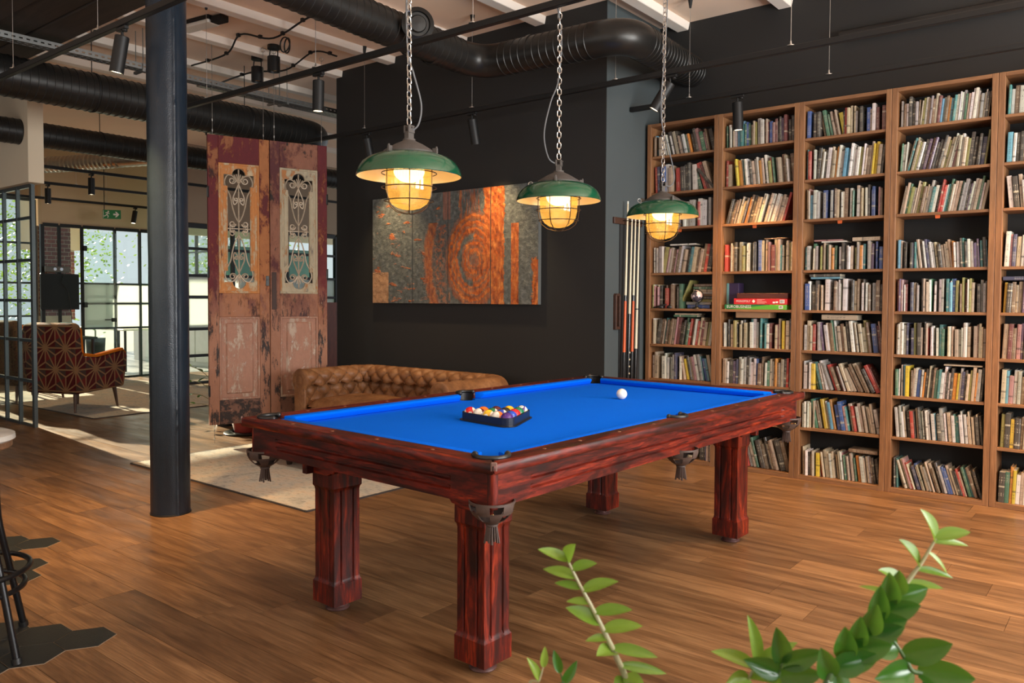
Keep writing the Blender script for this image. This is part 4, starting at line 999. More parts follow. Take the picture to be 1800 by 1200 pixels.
# ================================================================== PAINTING of four canvases
PX0, PX1, PZ0, PZ1 = -5.840, -3.850, 1.25, 2.235
def m_paint():
    n = N('impasto_paint'); v = n.coord('Object'); x = n.n_sep(v); s, t = x[0], x[2]      # s 0..2, t 0..1 (object origin at lower left corner)
    grain = n.noise(n.map(v, (1, 1, 1)), 26, 6, .7); fine = n.noise(v, 120, 4, .65); big = n.noise(v, 3.0, 3)
    def band(val, c, w, soft): return n.ramp(n.math('ABSOLUTE', n.math('SUBTRACT', val, c)), [(w, 1), (w+soft, 0)])
    def box(s0, s1, t0, t1, soft=.01):
        a = n.math('MULTIPLY', n.ramp(s, [(max(0, s0/2-soft/2), 0), (s0/2, 1)]) if s0 > 0 else 1.0, n.math('LESS_THAN', s, s1))
        a = n.math('MULTIPLY', n.math('GREATER_THAN', s, s0), n.math('LESS_THAN', s, s1)); b = n.math('MULTIPLY', n.math('GREATER_THAN', t, t0), n.math('LESS_THAN', t, t1))
        return n.math('MULTIPLY', a, b)
    js = n.math('ADD', s, n.math('MULTIPLY_ADD', n.noise(v, 17, 6, .75), .11, -.055)); jt = n.math('ADD', t, n.math('MULTIPLY_ADD', n.noise(n.map(v, (1, 1, 1), (5, 3, 1)), 17, 6, .75), .11, -.055))
    base = n.ramp(grain, [(.3, (.035, .042, .041)), (.52, (.105, .115, .108)), (.75, (.22, .23, .215))])
    org = n.ramp(n.noise(n.map(v, (1, 1, .5)), 30, 5, .7), [(.3, (.13, .020, .003)), (.48, (.50, .10, .010)), (.72, (.78, .30, .07))])
    # swirl of concentric strokes
    dx = n.math('SUBTRACT', js, 1.29); dy = n.math('SUBTRACT', jt, .38)
    rad2 = n.math('SQRT', n.math('ADD', n.math('MULTIPLY', dx, dx), n.math('MULTIPLY', n.math('MULTIPLY', dy, dy), .62)))
    ang = n.math('ARCTAN2', dy, dx); ring = n.math('FRACT', n.math('ADD', n.math('MULTIPLY', rad2, 22.0), n.math('MULTIPLY', ang, 1/(2*pi)))); stroke = n.ramp(n.math('ADD', n.math('MULTIPLY', ring, .32), n.math('MULTIPLY', n.noise(v, 60, 5, .8), .85)), [(.40, 0), (.62, 1)])
    inr = n.math('MULTIPLY', n.ramp(rad2, [(.30, 1), (.34, 0)]), n.ramp(rad2, [(.035, .35), (.06, 1)]))
    gapr = n.math('MULTIPLY', n.math('SUBTRACT', 1.0, n.math('MULTIPLY', band(rad2, .155, .012, .02), n.math('LESS_THAN', dx, .0))), 1.0)
    m_sw = n.math('MULTIPLY', n.math('MULTIPLY', inr, gapr), n.math('LESS_THAN', s, 1.56))
    m_sw = n.math('MULTIPLY', m_sw, n.math('MULTIPLY_ADD', stroke, .75, .25))
    # outer crescents on the left
    dx2 = n.math('SUBTRACT', js, 1.30); r3 = n.math('SQRT', n.math('ADD', n.math('MULTIPLY', dx2, dx2), n.math('MULTIPLY', n.math('MULTIPLY', dy, dy), .55)))
    crs = n.math('MULTIPLY', n.math('MULTIPLY', band(r3, .55, .035, .03), n.math('LESS_THAN', s, 1.05)), n.math('LESS_THAN', t, .72))
    crs2 = n.math('MULTIPLY', n.math('MULTIPLY', band(r3, .42, .03, .05), n.math('LESS_THAN', s, 1.02)), n.math('LESS_THAN', t, .7)); crs2 = n.math('MULTIPLY', crs2, n.ramp(grain, [(.45, 0), (.6, .8)]))
    m_crs = n.math('MAXIMUM', n.math('MULTIPLY', crs, n.ramp(fine, [(.3, .4), (.6, 1)])), crs2)
    m_crs = n.math('MULTIPLY', m_crs, n.math('LESS_THAN', t, .8))
    st1 = n.math('MULTIPLY', n.math('MULTIPLY', n.math('GREATER_THAN', js, 1.41), n.math('LESS_THAN', js, 1.63)), n.math('MAXIMUM', n.math('GREATER_THAN', s, 1.49), n.math('GREATER_THAN', t, .30)))
    st2 = box(1.705, 1.785, 0, .67)
    st3 = n.math('MULTIPLY', n.math('GREATER_THAN', js, 1.925), n.math('LESS_THAN', jt, n.math('ADD', .30, n.math('MULTIPLY', grain, .15))))
    sq1 = box(0, .225, 0, .29); sq2 = n.math('MULTIPLY', box(.93, 1.02, .74, 1.0), .9)
    dk = n.math('MULTIPLY', n.math('MULTIPLY', n.math('GREATER_THAN', js, 1.12), n.math('LESS_THAN', js, 1.36)), n.math('MULTIPLY', n.math('GREATER_THAN', jt, .66), n.ramp(n.noise(n.map(v, (9, 1, 1.2)), 5, 4), [(.46, 0), (.58, .75)])))
    fl = n.math('MULTIPLY', n.ramp(n.noise(n.map(v, (1.0, 1, 3.2), (2.3, 0, .7), (0, .32, 0)), 5.5, 4, .6), [(.60, 0), (.66, .9)]), n.math('LESS_THAN', s, .98))
    msk = st1
    for q in (m_sw, m_crs, st2, st3, dk, fl): msk = n.math('MAXIMUM', msk, q)
    c = n.mix(msk, base, org)
    c = n.mix(n.math('MULTIPLY', sq1, .95), c, n.ramp(grain, [(.3, (.30, .14, .06)), (.7, (.55, .32, .17))]))
    c = n.mix(sq2, c, n.ramp(grain, [(.3, (.20, .08, .055)), (.7, (.30, .14, .10))]))
    h = n.math('ADD', n.math('ADD', n.math('MULTIPLY', grain, .7), n.math('MULTIPLY', fine, .35)), n.math('MULTIPLY', n.math('MULTIPLY', msk, stroke), .5))
    n.bump(h, .9, .018)
    return n.fin(c, .42, 0, .5)
PAINT = m_paint(); CANV = plain('canvas_edge', (.10, .105, .10), .7)
cuts = [0, .545, .989, 1.483, PX1-PX0]
PL_ = ['leftmost grey canvas with orange flecks and pale square', 'second canvas from left with orange crescent strokes', 'third canvas from left with big orange spiral', 'rightmost canvas with wide orange stripe and narrow bars']
for i in range(4):
    g = G(); a, b = cuts[i]+.004, cuts[i+1]-.004; g.mi = 0
    def relief(u, w, a=a, b=b):
        s_, t_ = a+(b-a)*u, (PZ1-PZ0)*w; e = min(u*(b-a), (1-u)*(b-a), t_, (PZ1-PZ0)-t_); 
        hgt = .0045*noise.fractal(Vector((s_*18, t_*18, 2)), .8, 2, 4)*min(1, e/.01)
        return (s_, -.040-hgt, t_)
    nu = int((b-a)/.011); g.grid(relief, nu, 90)
    g.mi = 1; z1 = PZ1-PZ0
    g.add([(a, -.04, 0), (b, -.04, 0), (b, -.04, z1), (a, -.04, z1), (a, 0, 0), (b, 0, 0), (b, 0, z1), (a, 0, z1)], [(4, 5, 1, 0), (5, 6, 2, 1), (6, 7, 3, 2), (7, 4, 0, 3), (7, 6, 5, 4)])
    o = g.build('canvas_painting', [PAINT, CANV], smooth=70); o.location = (PX0, 5.199, PZ0)
    tag(o, PL_[i]+' of the four panel painting', 'painting', 'four canvases of the abstract painting')
# ================================================================== CUE RACK on the side of the block
WALX = -3.25
cr = thing('cue_rack', 'brown wooden wall rack with clips holding four cues beside bookcase', 'cue rack', (WALX, 5.3, 1.90))
RACKW = m_wood('dark_rack_wood', (.035, .014, .008), (.075, .03, .016), 1)
G().box(0, .022, 0, .43, -.02, .03).build('top_rail', RACKW, cr, bevel=.003)
for k in range(6):
    g = G(); y = .13+k*.055; g.tube([(.022+.02*(1-cos(a)), y+.014*cos(a)*0+.012*sin(a-pi/2), .008) for a in [pi*2*j/10 for j in range(11)]], .003, 5); g.build('clip', BLACKM, cr, smooth=60)
G().box(0, .09, .06, .43, -1.46, -1.42).build('bottom_shelf', RACKW, cr, bevel=.003)
G().box(0, .012, .10, .42, -1.42, -.02).build('back_board', plain('charcoal_board', (.016, .017, .018), .7), cr)
ar = [(0, -.84), (0, -.585), (.012, -.56), (.06, -.56), (.072, -.585), (.072, -.84)]
G().plate([(.02, -.84), (.09, -.84), (.09, -.575), (.08, -.56), (.03, -.56), (.02, -.575)], [[(.038, -.815), (.038, -.58), (.075, -.58), (.075, -.815)]], 0, .03, lambda a, b, c: (c, a, b)).build('arched_holder', RACKW, cr, bevel=.002, fix=True)
ASH = plain('pale_ash', (.68, .60, .42), .25, 0, .5, .1, 20); CUEB = plain('black_lacquer', (.010, .009, .009), .15, 0, .6); CUEO = plain('orange_sleeve', (.60, .09, .012), .35, var=.15); CUEI = plain('ivory_ferrule', (.8, .78, .7), .3)
CUES = [(5.452, .12, 2.06, 'o'), (5.517, .10, 1.93, 'd'), (5.572, .10, 1.94, 'o'), (5.632, .10, 1.94, 'p')]
CLB = ['cue with orange sleeve and tallest tip, leftmost in wall rack', 'cue with black diamond inlay butt, second from left in rack', 'cue with orange sleeve, third from left in wall rack', 'pale cue with black pointed butt, rightmost in wall rack']
for (y, _, zt, kind), lab in zip(CUES, CLB):
    zb = zt-1.50 if zt < 2 else zt-1.58; zb = max(zb, .482)
    c = thing('pool_cue', lab, 'pool cue', (WALX+.048, y-.055*0, zb), 0, 'cues in the wall rack'); L = zt-zb
    # butt leans a little towards the camera side
    def seg(z0, z1, m, nm):
        r = lambda z: .0145-.0085*(z/L)
        g = G(); g.cyl((0, -.05*(1-z0/L), z0), (0, -.05*(1-z1/L), z1), r(z0), r(z1), 14); g.build(nm, m, c, smooth=40)
    if kind == 'o': seg(0, .40, CUEB, 'butt'); seg(.40, .80, CUEO, 'sleeve'); seg(.80, .845, CUEB, 'joint_collar'); seg(.845, L-.02, ASH, 'shaft')
    elif kind == 'd': seg(0, .70, CUEB, 'butt'); seg(.70, L-.02, ASH, 'shaft')
    else: seg(0, .42, CUEB, 'butt'); seg(.42, .73, ASH, 'forearm'); seg(.73, .74, CUEB, 'joint_collar'); seg(.74, L-.02, ASH, 'shaft')
    seg(L-.02, L, CUEI, 'tip')
    if kind == 'd':
        for k in range(6):
            q = G(); z = .12+k*.055; q.cbox((.0128, -.05*(1-z/L), z), (.003, .012, .012), Matrix.Rotation(pi/4, 3, 'X')); q.build('diamond_inlay', ASH, c)
# screw heads on the corner of the block
# ================================================================== LIGHT TRACKS AND SPOTS
LENS = emit('spot_lens', (1.0, .80, .52), 9)
def track(name, p, q, cables, lab, grp='black lighting tracks'):
    p = Vector(p); q = Vector(q); t = thing(name, lab, 'light track', p, 0, grp)
    g = G(); g.bar((0, 0, 0), q-p, .034, .036); g.build('rail', BLACKT, t, bevel=.003)
    for s in cables:
        c = (q-p)*s; ck = G(); ck.cyl(c+Vector((0, 0, .02)), c+Vector((0, 0, ZC-p.z-.05)), .0017, n=6); ck.build('suspension_wire', STEEL, t, smooth=60)
        b = G(); b.lathe([(.001, .018), (.024, .018), (.024, .022), (.007, .026), (.004, .05), (.001, .05)], 14, c); b.build('wire_grip', STEEL, t, smooth=40)
        b = G(); b.lathe([(.001, ZC-p.z-.075), (.008, ZC-p.z-.075), (.02, ZC-p.z), (.001, ZC-p.z)], 14, c); b.build('ceiling_cone', BLACKT, t, smooth=40)
    return t
def frac(p0, p1, x): return (x-p0)/(p1-p0)
TZ = 2.79
track('lighting_track', (-8.4, 2.115, TZ), (.4, 2.115, TZ), [frac(-8.4, .4, x) for x in (-5.95, -4.72, -2.9, -.9)], 'black lighting track nearest the camera crossing top left corner')
track('lighting_track', (-6.55, 3.335, TZ), (.4, 3.335, TZ), [frac(-6.55, .4, x) for x in (-5.65, -4.33, -2.95, -1.5)], 'long black lighting track passing behind column and lamp chains')
track('lighting_track', (-6.9, 4.82, TZ+.01), (.2, 4.82, TZ+.01), [frac(-6.9, .2, x) for x in (-5.56, -4.27, -2.94, -1.72, -.4)], 'black lighting track running along above the four panel painting')
track('lighting_track', (-3.24, 5.55, TZ), (.9, 5.55, TZ), [frac(-3.24, .9, x) for x in (-2.74, -1.72, -.3)], 'black lighting track just above the bookcases')
track('lighting_track', (-9.97, 2.9, 2.79), (-9.97, 9.5, 2.79), [.1, .45, .8], 'black lighting track nearest of three in far lounge', 'far lounge lighting tracks')
track('lighting_track', (-11.35, 3.4, 2.785), (-11.35, 6.15, 2.785), [.25, .5, .9], 'black lighting track middle of three in far lounge', 'far lounge lighting tracks')
track('lighting_track', (-12.5, 3.4, 2.715), (-12.5, 8, 2.715), [.3, .5, .8], 'black lighting track farthest of three in far lounge', 'far lounge lighting tracks')
def spot(x, y, z, lab, tilt=(0, 0), power=0, L=.20, r=.037, ang=50, col=(1, .70, .36), blend=.6):
    s = thing('spotlight', lab, 'spotlight', (x, y, z-.02), 0, 'black cylinder spotlights')
    g = G(); g.box(-.05, .05, -.012, .012, -.018, 0); g.cyl((0, 0, -.018), (0, 0, -.055), .008, n=8); g.cyl((.03, 0, -.018), (.03, 0, -.03), .014, n=10); g.build('adapter', BLACKT, s, bevel=.002)
    d = Vector((tilt[0], tilt[1], -1)).normalized(); p = Vector((0, 0, -.05)); q = p+d*L
    g = G(); g.lathe([(.001, 0), (r-.003, 0), (r, .003), (r, L), (r-.004, L), (r-.004, L-.006)], 28, p, axis=d); g.build('cylinder_body', BLACKT, s, smooth=40)
    g = G(); g.lathe([(.001, L-.006), (r-.004, L-.006)], 28, p, axis=d); g.build('lens', LENS, s)
    if power:
        l = bpy.data.lights.new('spot_beam', 'SPOT'); l.energy = power; l.color = col; l.spot_size = rad(ang); l.spot_blend = blend; l.shadow_soft_size = .03
        o = bpy.data.objects.new('spot_beam', l); COL.objects.link(o); o.parent = s; o.location = q+d*.01; o.rotation_euler = d.to_track_quat('-Z', 'Y').to_euler()
    return s
spot(-4.43, 2.115, TZ, 'black cylinder spotlight at top left, left of round column', (-.16, -.10), 360, ang=86, col=(1, .62, .26), blend=1.0)
spot(-4.30, 3.335, TZ, 'black cylinder spotlight hanging between hanging doors and black wall', (-.03, 0), 75, ang=76, col=(1, .84, .64), blend=.9)
spot(-5.53, 4.82, TZ+.01, 'black cylinder spotlight half hidden behind largest pendant lamp', (0, .25), 70, ang=80, blend=1.0)
spot(-4.27, 4.82, TZ+.01, 'black cylinder spotlight above centre of painting', (0, .25), 80, ang=80, blend=1.0)
spot(-2.52, 4.82, TZ+.01, 'black cylinder spotlight tilted towards pillar above rightmost lamp', (-.55, -.25), 30)
spot(-2.36, 5.55, TZ, 'black cylinder spotlight hanging in front of second bookcase', (.02, .05), 150, ang=62, col=(1, .56, .20))
spot(-.18, 5.55, TZ, 'black cylinder spotlight above bookcases beyond right edge', (0, .06), 150, ang=100, col=(1, .58, .22))
spot(-.1, 4.82, TZ, 'black cylinder spotlight over floor beyond right picture edge', (-.05, .0), 190, ang=90, col=(1, .52, .16))
spot(-.50, 3.335, TZ, 'black cylinder spotlight on long track above right side of table', (-.1, .05), 70, ang=120, col=(1, .92, .80))
spot(-9.97, 4.37, 2.79, 'black cylinder spotlight on nearest track of far lounge', (0, 0), 60, ang=90)
spot(-11.35, 4.42, 2.785, 'black cylinder spotlight beside the end of white wall', (0, 0), 25)
spot(-12.5, 6.14, 2.715, 'black cylinder spotlight tilted left near exit sign', (.05, -.2), 0)
spot(-11.35, 6.05, 2.785, 'black cylinder spotlight seen between column and hanging doors', (0, .1), 0)
# ================================================================== DUCTS
def duct(name, pts, r, lab, rib=.06, seams=()):
    P = [Vector(p) for p in pts]; o0 = P[0]; t = thing(name, lab, 'air duct', o0, 0, 'black ventilation ducts')
    # rounded corners
    path = [P[0]]
    for i in range(1, len(P)-1):
        a, b, c = P[i-1], P[i], P[i+1]; d0 = (a-b).normalized(); d1 = (c-b).normalized(); k = r*1.9
        s, e = b+d0*k, b+d1*k
        for j in range(9):
            u = j/8; path.append((1-u)**2*s+2*u*(1-u)*b+u*u*e)
    path.append(P[-1])
    # spiral seams: fine ridges at regular spacing
    fine = []; rads = []
    for i in range(len(path)-1):
        a, b = path[i], path[i+1]; L = (b-a).length; n = max(1, int(L/rib)); 
        if L > rib*1.5:
            for j in range(n):
                for (off, k) in ((0, 1.0), (.42, 1.0), (.46, 1.028), (.54, 1.028), (.58, 1.0)): fine.append(a+(b-a)*((j+off)/n)); rads.append(r*k)
        else: fine.append(a); rads.append(r)
    fine.append(path[-1]); rads.append(r)
    G().tube([p-o0 for p in fine], rads, 32).build('duct_tube', DUCT, t, smooth=40)
    for (p, d) in seams:
        d = Vector(d); g = G(); g.lathe([(r, -.012), (r*1.05, -.012), (r*1.05, .012), (r, .012)], 32, Vector(p)-o0, axis=d); g.build('joint_band', DUCT, t, smooth=40)
    return t
def strap(t, p, r, axis):
    o0 = t.location; p = Vector(p)-o0; g = G(); g.cyl(p+Vector((0, 0, r)), (p.x, p.y, ZC-o0.z), .004, n=6)
    ax = Vector(axis); A = Vector((0, 0, 1)).rotation_difference(ax).to_matrix()
    g.tube([p+A @ Vector((r*1.01*cos(2*pi*k/28), r*1.01*sin(2*pi*k/28), 0)) for k in range(28)], .006, 5, closed=True); g.build('hanger_strap', BLACKT, t, smooth=60)
dA = duct('air_duct', [(-6.95, -2, 3.0), (-6.95, 5.45, 3.0), (-8.3, 5.45, 3.0)], .158, 'large black spiral duct running behind column towards hanging doors', seams=[((-6.95, 4.7, 3.0), (0, 1, 0))])
for y in (3.06, 4.5): strap(dA, (-6.95, y, 3.0), .158, (0, 1, 0))
dB = duct('air_duct', [(-8.69, -1, 2.905), (-8.69, 9.0, 2.905)], .122, 'black duct passing through white wall end at far left')
for y in (3.9, 4.8): strap(dB, (-8.69, y, 2.905), .122, (0, 1, 0))
dD = duct('air_duct', [(-4.02, 1.6, 3.17), (-4.0, 4.60, 3.065), (-2.74, 4.62, 3.045), (-2.95, 6.02, 3.14)], .120, 'black jointed duct bending along top of painting wall', seams=[((-4.02, 4.10, 3.079), (0, 1, 0)), ((-3.5, 4.61, 3.06), (1, 0, 0))])
strap(dD, (-4.02, 3.9, 3.087), .120, (0, 1, 0))
vb = G(); va = Vector((.78, -.55, -.12)).normalized(); vp = Vector((-3.96, 3.86, 3.115))-dD.location
vb.cyl(vp, vp+va*.2, .085, n=28); vb.lathe([(.085, 0), (.108, .004), (.108, .014), (.08, .03), (.075, .012), (.001, .012)], 32, vp+va*.2, axis=va); vb.lathe([(.001, .036), (.05, .034), (.056, .026), (.05, .02)], 28, vp+va*.2, axis=va)
vb.build('extract_valve', DUCT, dD, smooth=40)
# silver flexible duct in the lounge
g = G(); pp = spline([(-9.2, 5.0, 2.99), (-9.9, 4.6, 2.96), (-10.5, 4.28, 2.93), (-11.1, 4.0, 2.93)], 24); g.tube(pp, [.10 if k % 2 else .092 for k in range(len(pp))], 20)
fx = tag(g.build('flexible_duct', plain('aluminium_foil', (.42, .40, .37), .32, 1, .5, .2, 40), smooth=25), 'silver corrugated flexible duct beside white wall in far lounge', 'air duct')
# pipe on the bookcase wall
tag(G().cyl((-1.78, 5.99, 3.19), (2.4, 5.99, 3.17), .035, n=16).build('wall_pipe', BLACKM, smooth=40), 'black pipe running along black wall above bookcases', 'pipe')
# perforated cable trays
def tray(x, z, y0, y1, lab, w=.10):
    t = thing('cable_tray', lab, 'cable tray', (x, y0, z), 0, 'perforated cable trays')
    L = y1-y0; g = G(); n = int(L/.05); holes = []
    for k in range(n): a = (k+.25)*.05; holes.append([(a, .018), (a+.025, .018), (a+.025, .030), (a, .030)])
    for sx in (-1, 1): 
        g2 = G(); g2.plate([(0, 0), (L, 0), (L, .05), (0, .05)], holes, 0, .002, lambda a, b, c: (sx*w/2+c, a, b)); g2.build('side_web', GALV, t)
    g2 = G(); h2 = []
    for k in range(n): a = (k+.25)*.05; h2 += [[(a, .012), (a+.028, .012), (a+.028, .026), (a, .026)], [(a, .06), (a+.028, .06), (a+.028, .074), (a, .074)]]
    g2.plate([(0, 0), (L, 0), (L, w), (0, w)], h2, 0, .002, lambda a, b, c: (b-w/2, a, c)); g2.build('perforated_floor', GALV, t)
    for k in range(max(2, int(L/1.4))):
        y = L*(k+.5)/max(2, int(L/1.4)); q = G(); q.cyl((-w/2-.012, y, -.02), (-w/2-.012, y, ZC-z), .004, n=6); q.cyl((w/2+.012, y, -.02), (w/2+.012, y, ZC-z), .004, n=6); q.box(-w/2-.03, w/2+.03, y-.012, y+.012, -.024, -.004); q.build('hanger', GALV, t)
    return t
tray(-6.72, 3.21, 1.2, 5.5, 'long perforated steel cable tray under ceiling above spiral duct'); tray(-7.25, 3.34, 4.2, 7.5, 'perforated steel cable tray near hanging doors under ceiling')
# conduit with clips, canister lights, emergency lamp on the ceiling
def conduit(pts, lab, coil=None):
    P = [Vector(p) for p in pts]; t = thing('cable_conduit', lab, 'cable', P[0], 0, 'black ceiling cables')
    g = G(); sp = spline(P, 8); g.tube([p-P[0] for p in sp], .008, 8); g.build('cable', BLACKM, t, smooth=60)
    acc = 0
    for i in range(1, len(sp)):
        acc += (sp[i]-sp[i-1]).length
        if acc > .27: acc = 0; q = G(); q.cbox(sp[i]-P[0]+Vector((0, 0, .006)), (.03, .03, .028)); q.build('clip', BLACKM, t, bevel=.003)
    if coil:
        q = G(); c = Vector(coil)-P[0]; q.tube([c+Vector((.05*cos(a), .02*sin(a*.5), -.05+.06*sin(a))) for a in [k*.35 for k in range(54)]], .006, 6); q.build('coiled_slack', BLACKM, t, smooth=60)
    return t
cz = ZC-.018
conduit([(-7.0, 3.98, cz-.09), (-6.42, 3.98, cz-.09), (-6.1, 3.92, cz), (-5.72, 3.98, cz-.09), (-5.2, 3.98, cz-.02), (-4.75, 4.0, cz-.09)], 'black clipped cable crossing joists from column towards duct', (-5.58, 4.0, cz-.12))
conduit([(-6.9, 4.15, cz-.25), (-6.75, 4.45, cz-.09), (-6.42, 4.6, cz-.09), (-6.0, 4.6, cz), (-5.7, 4.62, cz-.09)], 'black clipped cable feeding the two canister lights')
def canister(x, y, z, lab):
    t = thing('canister_light', lab, 'ceiling light', (x, y, z), 0, 'canister ceiling lights'); r = .055
    G().lathe([(.001, -.0), (.052, 0), (.055, -.004), (.055, -.035), (.001, -.035)], 28).build('base', BLACKT, t, smooth=40)
    G().lathe([(.001, -.10), (r-.004, -.10), (r, -.104), (r, -.235), (r-.004, -.235), (r-.012, -.20), (.001, -.17)], 32).build('can', BLACKT, t, smooth=40)
    g = G()
    for s in (-1, 1): g.tube([(s*.05, 0, -.02), (s*(r+.006), 0, -.07), (s*(r+.006), 0, -.15)], .005, 6)
    g.build('yoke', BLACKT, t, smooth=60)
    G().lathe([(.001, -.206), (.03, -.208), (.042, -.216)], 24).build('reflector', plain('chrome_reflector', (.8, .78, .74), .15, 1), t, smooth=60)
canister(-6.52, 4.36, ZC-.02, 'left of two black canister lights fixed under ceiling'); canister(-6.18, 4.30, ZC+.0, 'right of two black canister lights fixed under ceiling')
el = thing('emergency_light', 'flat white emergency light panel with black box under ceiling', 'ceiling light', (-6.05, 3.55, ZC-.03), rad(8))
G().box(-.26, .12, -.06, .06, -.03, .0).build('diffuser', plain('opal_panel', (.72, .68, .60), .4), el, bevel=.01, seg=2); G().box(-.27, .13, -.065, .065, 0, .03).build('casing', BLACKT, el, bevel=.004); G().box(.13, .25, -.04, .04, -.03, .02).build('junction_box', BLACKT, el, bevel=.004)
# exit sign hung in the lounge
ex = thing('exit_sign', 'small green exit sign with white arrow and running figure hung in lounge', 'exit sign', (-11.9, 5.50, 2.50), rad(58))
SG = plain('sign_green', (.01, .20, .06), .4, var=.04)
G().box(-.12, .12, -.012, .012, -.065, .065).build('panel', SG, ex, bevel=.003)
g = G(); ap = [(.02, .012), (.06, .012), (.045, .04), (.062, .04), (.10, 0), (.062, -.04), (.045, -.04), (.06, -.012), (.02, -.012)]; g.prism(ap, -.0145, -.012, lambda a, b, c: (a, c, b)); g.build('arrow', WHITEP, ex, fix=True)
g = G(); g.sphere((-.045, -.013, .040), .011, 10, 6, (1, .2, 1))
for p, q in (((-.05, .028), (-.065, -.005)), ((-.065, -.005), (-.045, -.025)), ((-.045, -.025), (-.055, -.05)), ((-.065, -.005), (-.085, -.022)), ((-.085, -.022), (-.103, -.03)), ((-.05, .025), (-.03, .005)), ((-.052, .025), (-.082, .02))): g.bar((p[0], -.013, p[1]), (q[0], -.013, q[1]), .003, .011)
g.box(-.112, -.107, -.0145, -.012, -.055, .055); g.build('running_figure', WHITEP, ex)
g = G(); g.cyl((-.10, 0, .065), (-.10, 0, ZC-2.5), .006, n=6); g.build('drop_rod', BLACKM, ex)
# ================================================================== HANGING ANTIQUE DOORS
def m_door(name, layers, scale=1.5, stretch=(1, 1, .45), rough=.7, low=None):
    """layers: list of (colour, lo, hi, noise scale, stretched)"""
    n = N(name); v = n.coord('Object'); oi = n.n('ShaderNodeObjectInfo').outputs['Random']
    cb = n.n('ShaderNodeCombineXYZ'); n.l(n.math('MULTIPLY', oi, 23.0), cb.inputs[0]); n.l(n.math('MULTIPLY', oi, 11.0), cb.inputs[2])
    va = n.n('ShaderNodeVectorMath', operation='ADD'); n.l(v, va.inputs[0]); n.l(cb.outputs[0], va.inputs[1]); v = va.outputs[0]
    c = n.mix(n.noise(n.map(v, stretch), 18*scale, 5, .7), tuple(q*.7 for q in layers[0][0]), tuple(min(1, q*1.25) for q in layers[0][0])); H = None
    v0 = n.coord('Object'); zz_ = n.n_sep(v0)[2]
    for i, (col, lo, hi, sc, st) in enumerate(layers[1:]):
        k = n.noise(n.map(v, stretch if st else (1, 1, 1), (3.1*i, 1.7*i, 5.3*i)), sc*scale, 12, .78, .2)
        m = n.ramp(k, [(lo, 0), (hi, 1)]); c = n.mix(m, c, col); H = m if H is None else n.math('ADD', H, m)
    if low:
        k = n.noise(n.map(v, stretch), 5, 10, .75); f = n.ramp(n.math('ADD', n.math('MULTIPLY', zz_, .42), n.math('MULTIPLY', k, .5)), [(.60, 1), (.80, 0)])
        lc = n.mix(n.ramp(n.noise(n.map(v, (1.6, 1.6, .4), (9, 2, 4)), 9, 11, .78), [(.53, 0), (.57, 1)]), low, (.035, .027, .026)); lc = n.mix(n.ramp(n.noise(v, 22, 10, .8), [(.62, 0), (.66, .8)]), lc, (.50, .40, .33)); c = n.mix(f, c, lc)
    n.bump(n.math('ADD', n.math('MULTIPLY', H, .5), n.noise(v, 90, 4, .7)), .55, .006)
    return n.fin(c, rough, 0, .35)
DBUR = m_door('burgundy_flaking_paint', [((.115, .014, .018),), ((.26, .095, .040), .535, .575, 4, True), ((.040, .016, .016), .60, .66, 3, True), ((.45, .26, .16), .66, .69, 9, True)], low=(.33, .155, .095))
DORG = m_door('bare_orange_wood_paint', [((.37, .140, .050),), ((.10, .016, .018), .50, .56, 3, True), ((.040, .024, .022), .62, .67, 3, True), ((.52, .33, .20), .66, .70, 8, True)], low=(.33, .155, .095))
DMIX = m_door('weathered_brown_paint', [((.25, .105, .065),), ((.09, .024, .026), .49, .57, 3, True), ((.032, .024, .023), .56, .60, 5, True), ((.46, .33, .26), .67, .70, 9, True)], low=(.33, .155, .095))
DPNK = m_door('pink_flaking_paint', [((.37, .190, .130),), ((.47, .36, .28), .52, .58, 6, True), ((.055, .040, .038), .63, .67, 7, True), ((.62, .54, .48), .60, .64, 12, True)])
DCRM = m_door('cream_orange_moulding', [((.50, .20, .060),), ((.50, .41, .27), .50, .57, 4, True), ((.14, .04, .02), .62, .66, 6, True)])
DCR2 = m_door('cream_grey_moulding', [((.42, .36, .25),), ((.40, .17, .06), .54, .59, 4, True), ((.22, .19, .15), .58, .63, 6, True)])
DBLK = m_door('blackened_paint', [((.20, .10, .07),), ((.035, .026, .025), .47, .52, 4, False), ((.42, .26, .20), .60, .64, 8, True), ((.62, .55, .5), .68, .71, 12, False)])
IRON = plain('bare_iron_scroll', (.42, .34, .25), .5, .2, .5, .35, 60)
DA = rad(21); DW = .528; DH = 2.55; DZ = .167
dirx = Vector((sin(DA), cos(DA))); P0 = Vector((-6.466, 3.814))
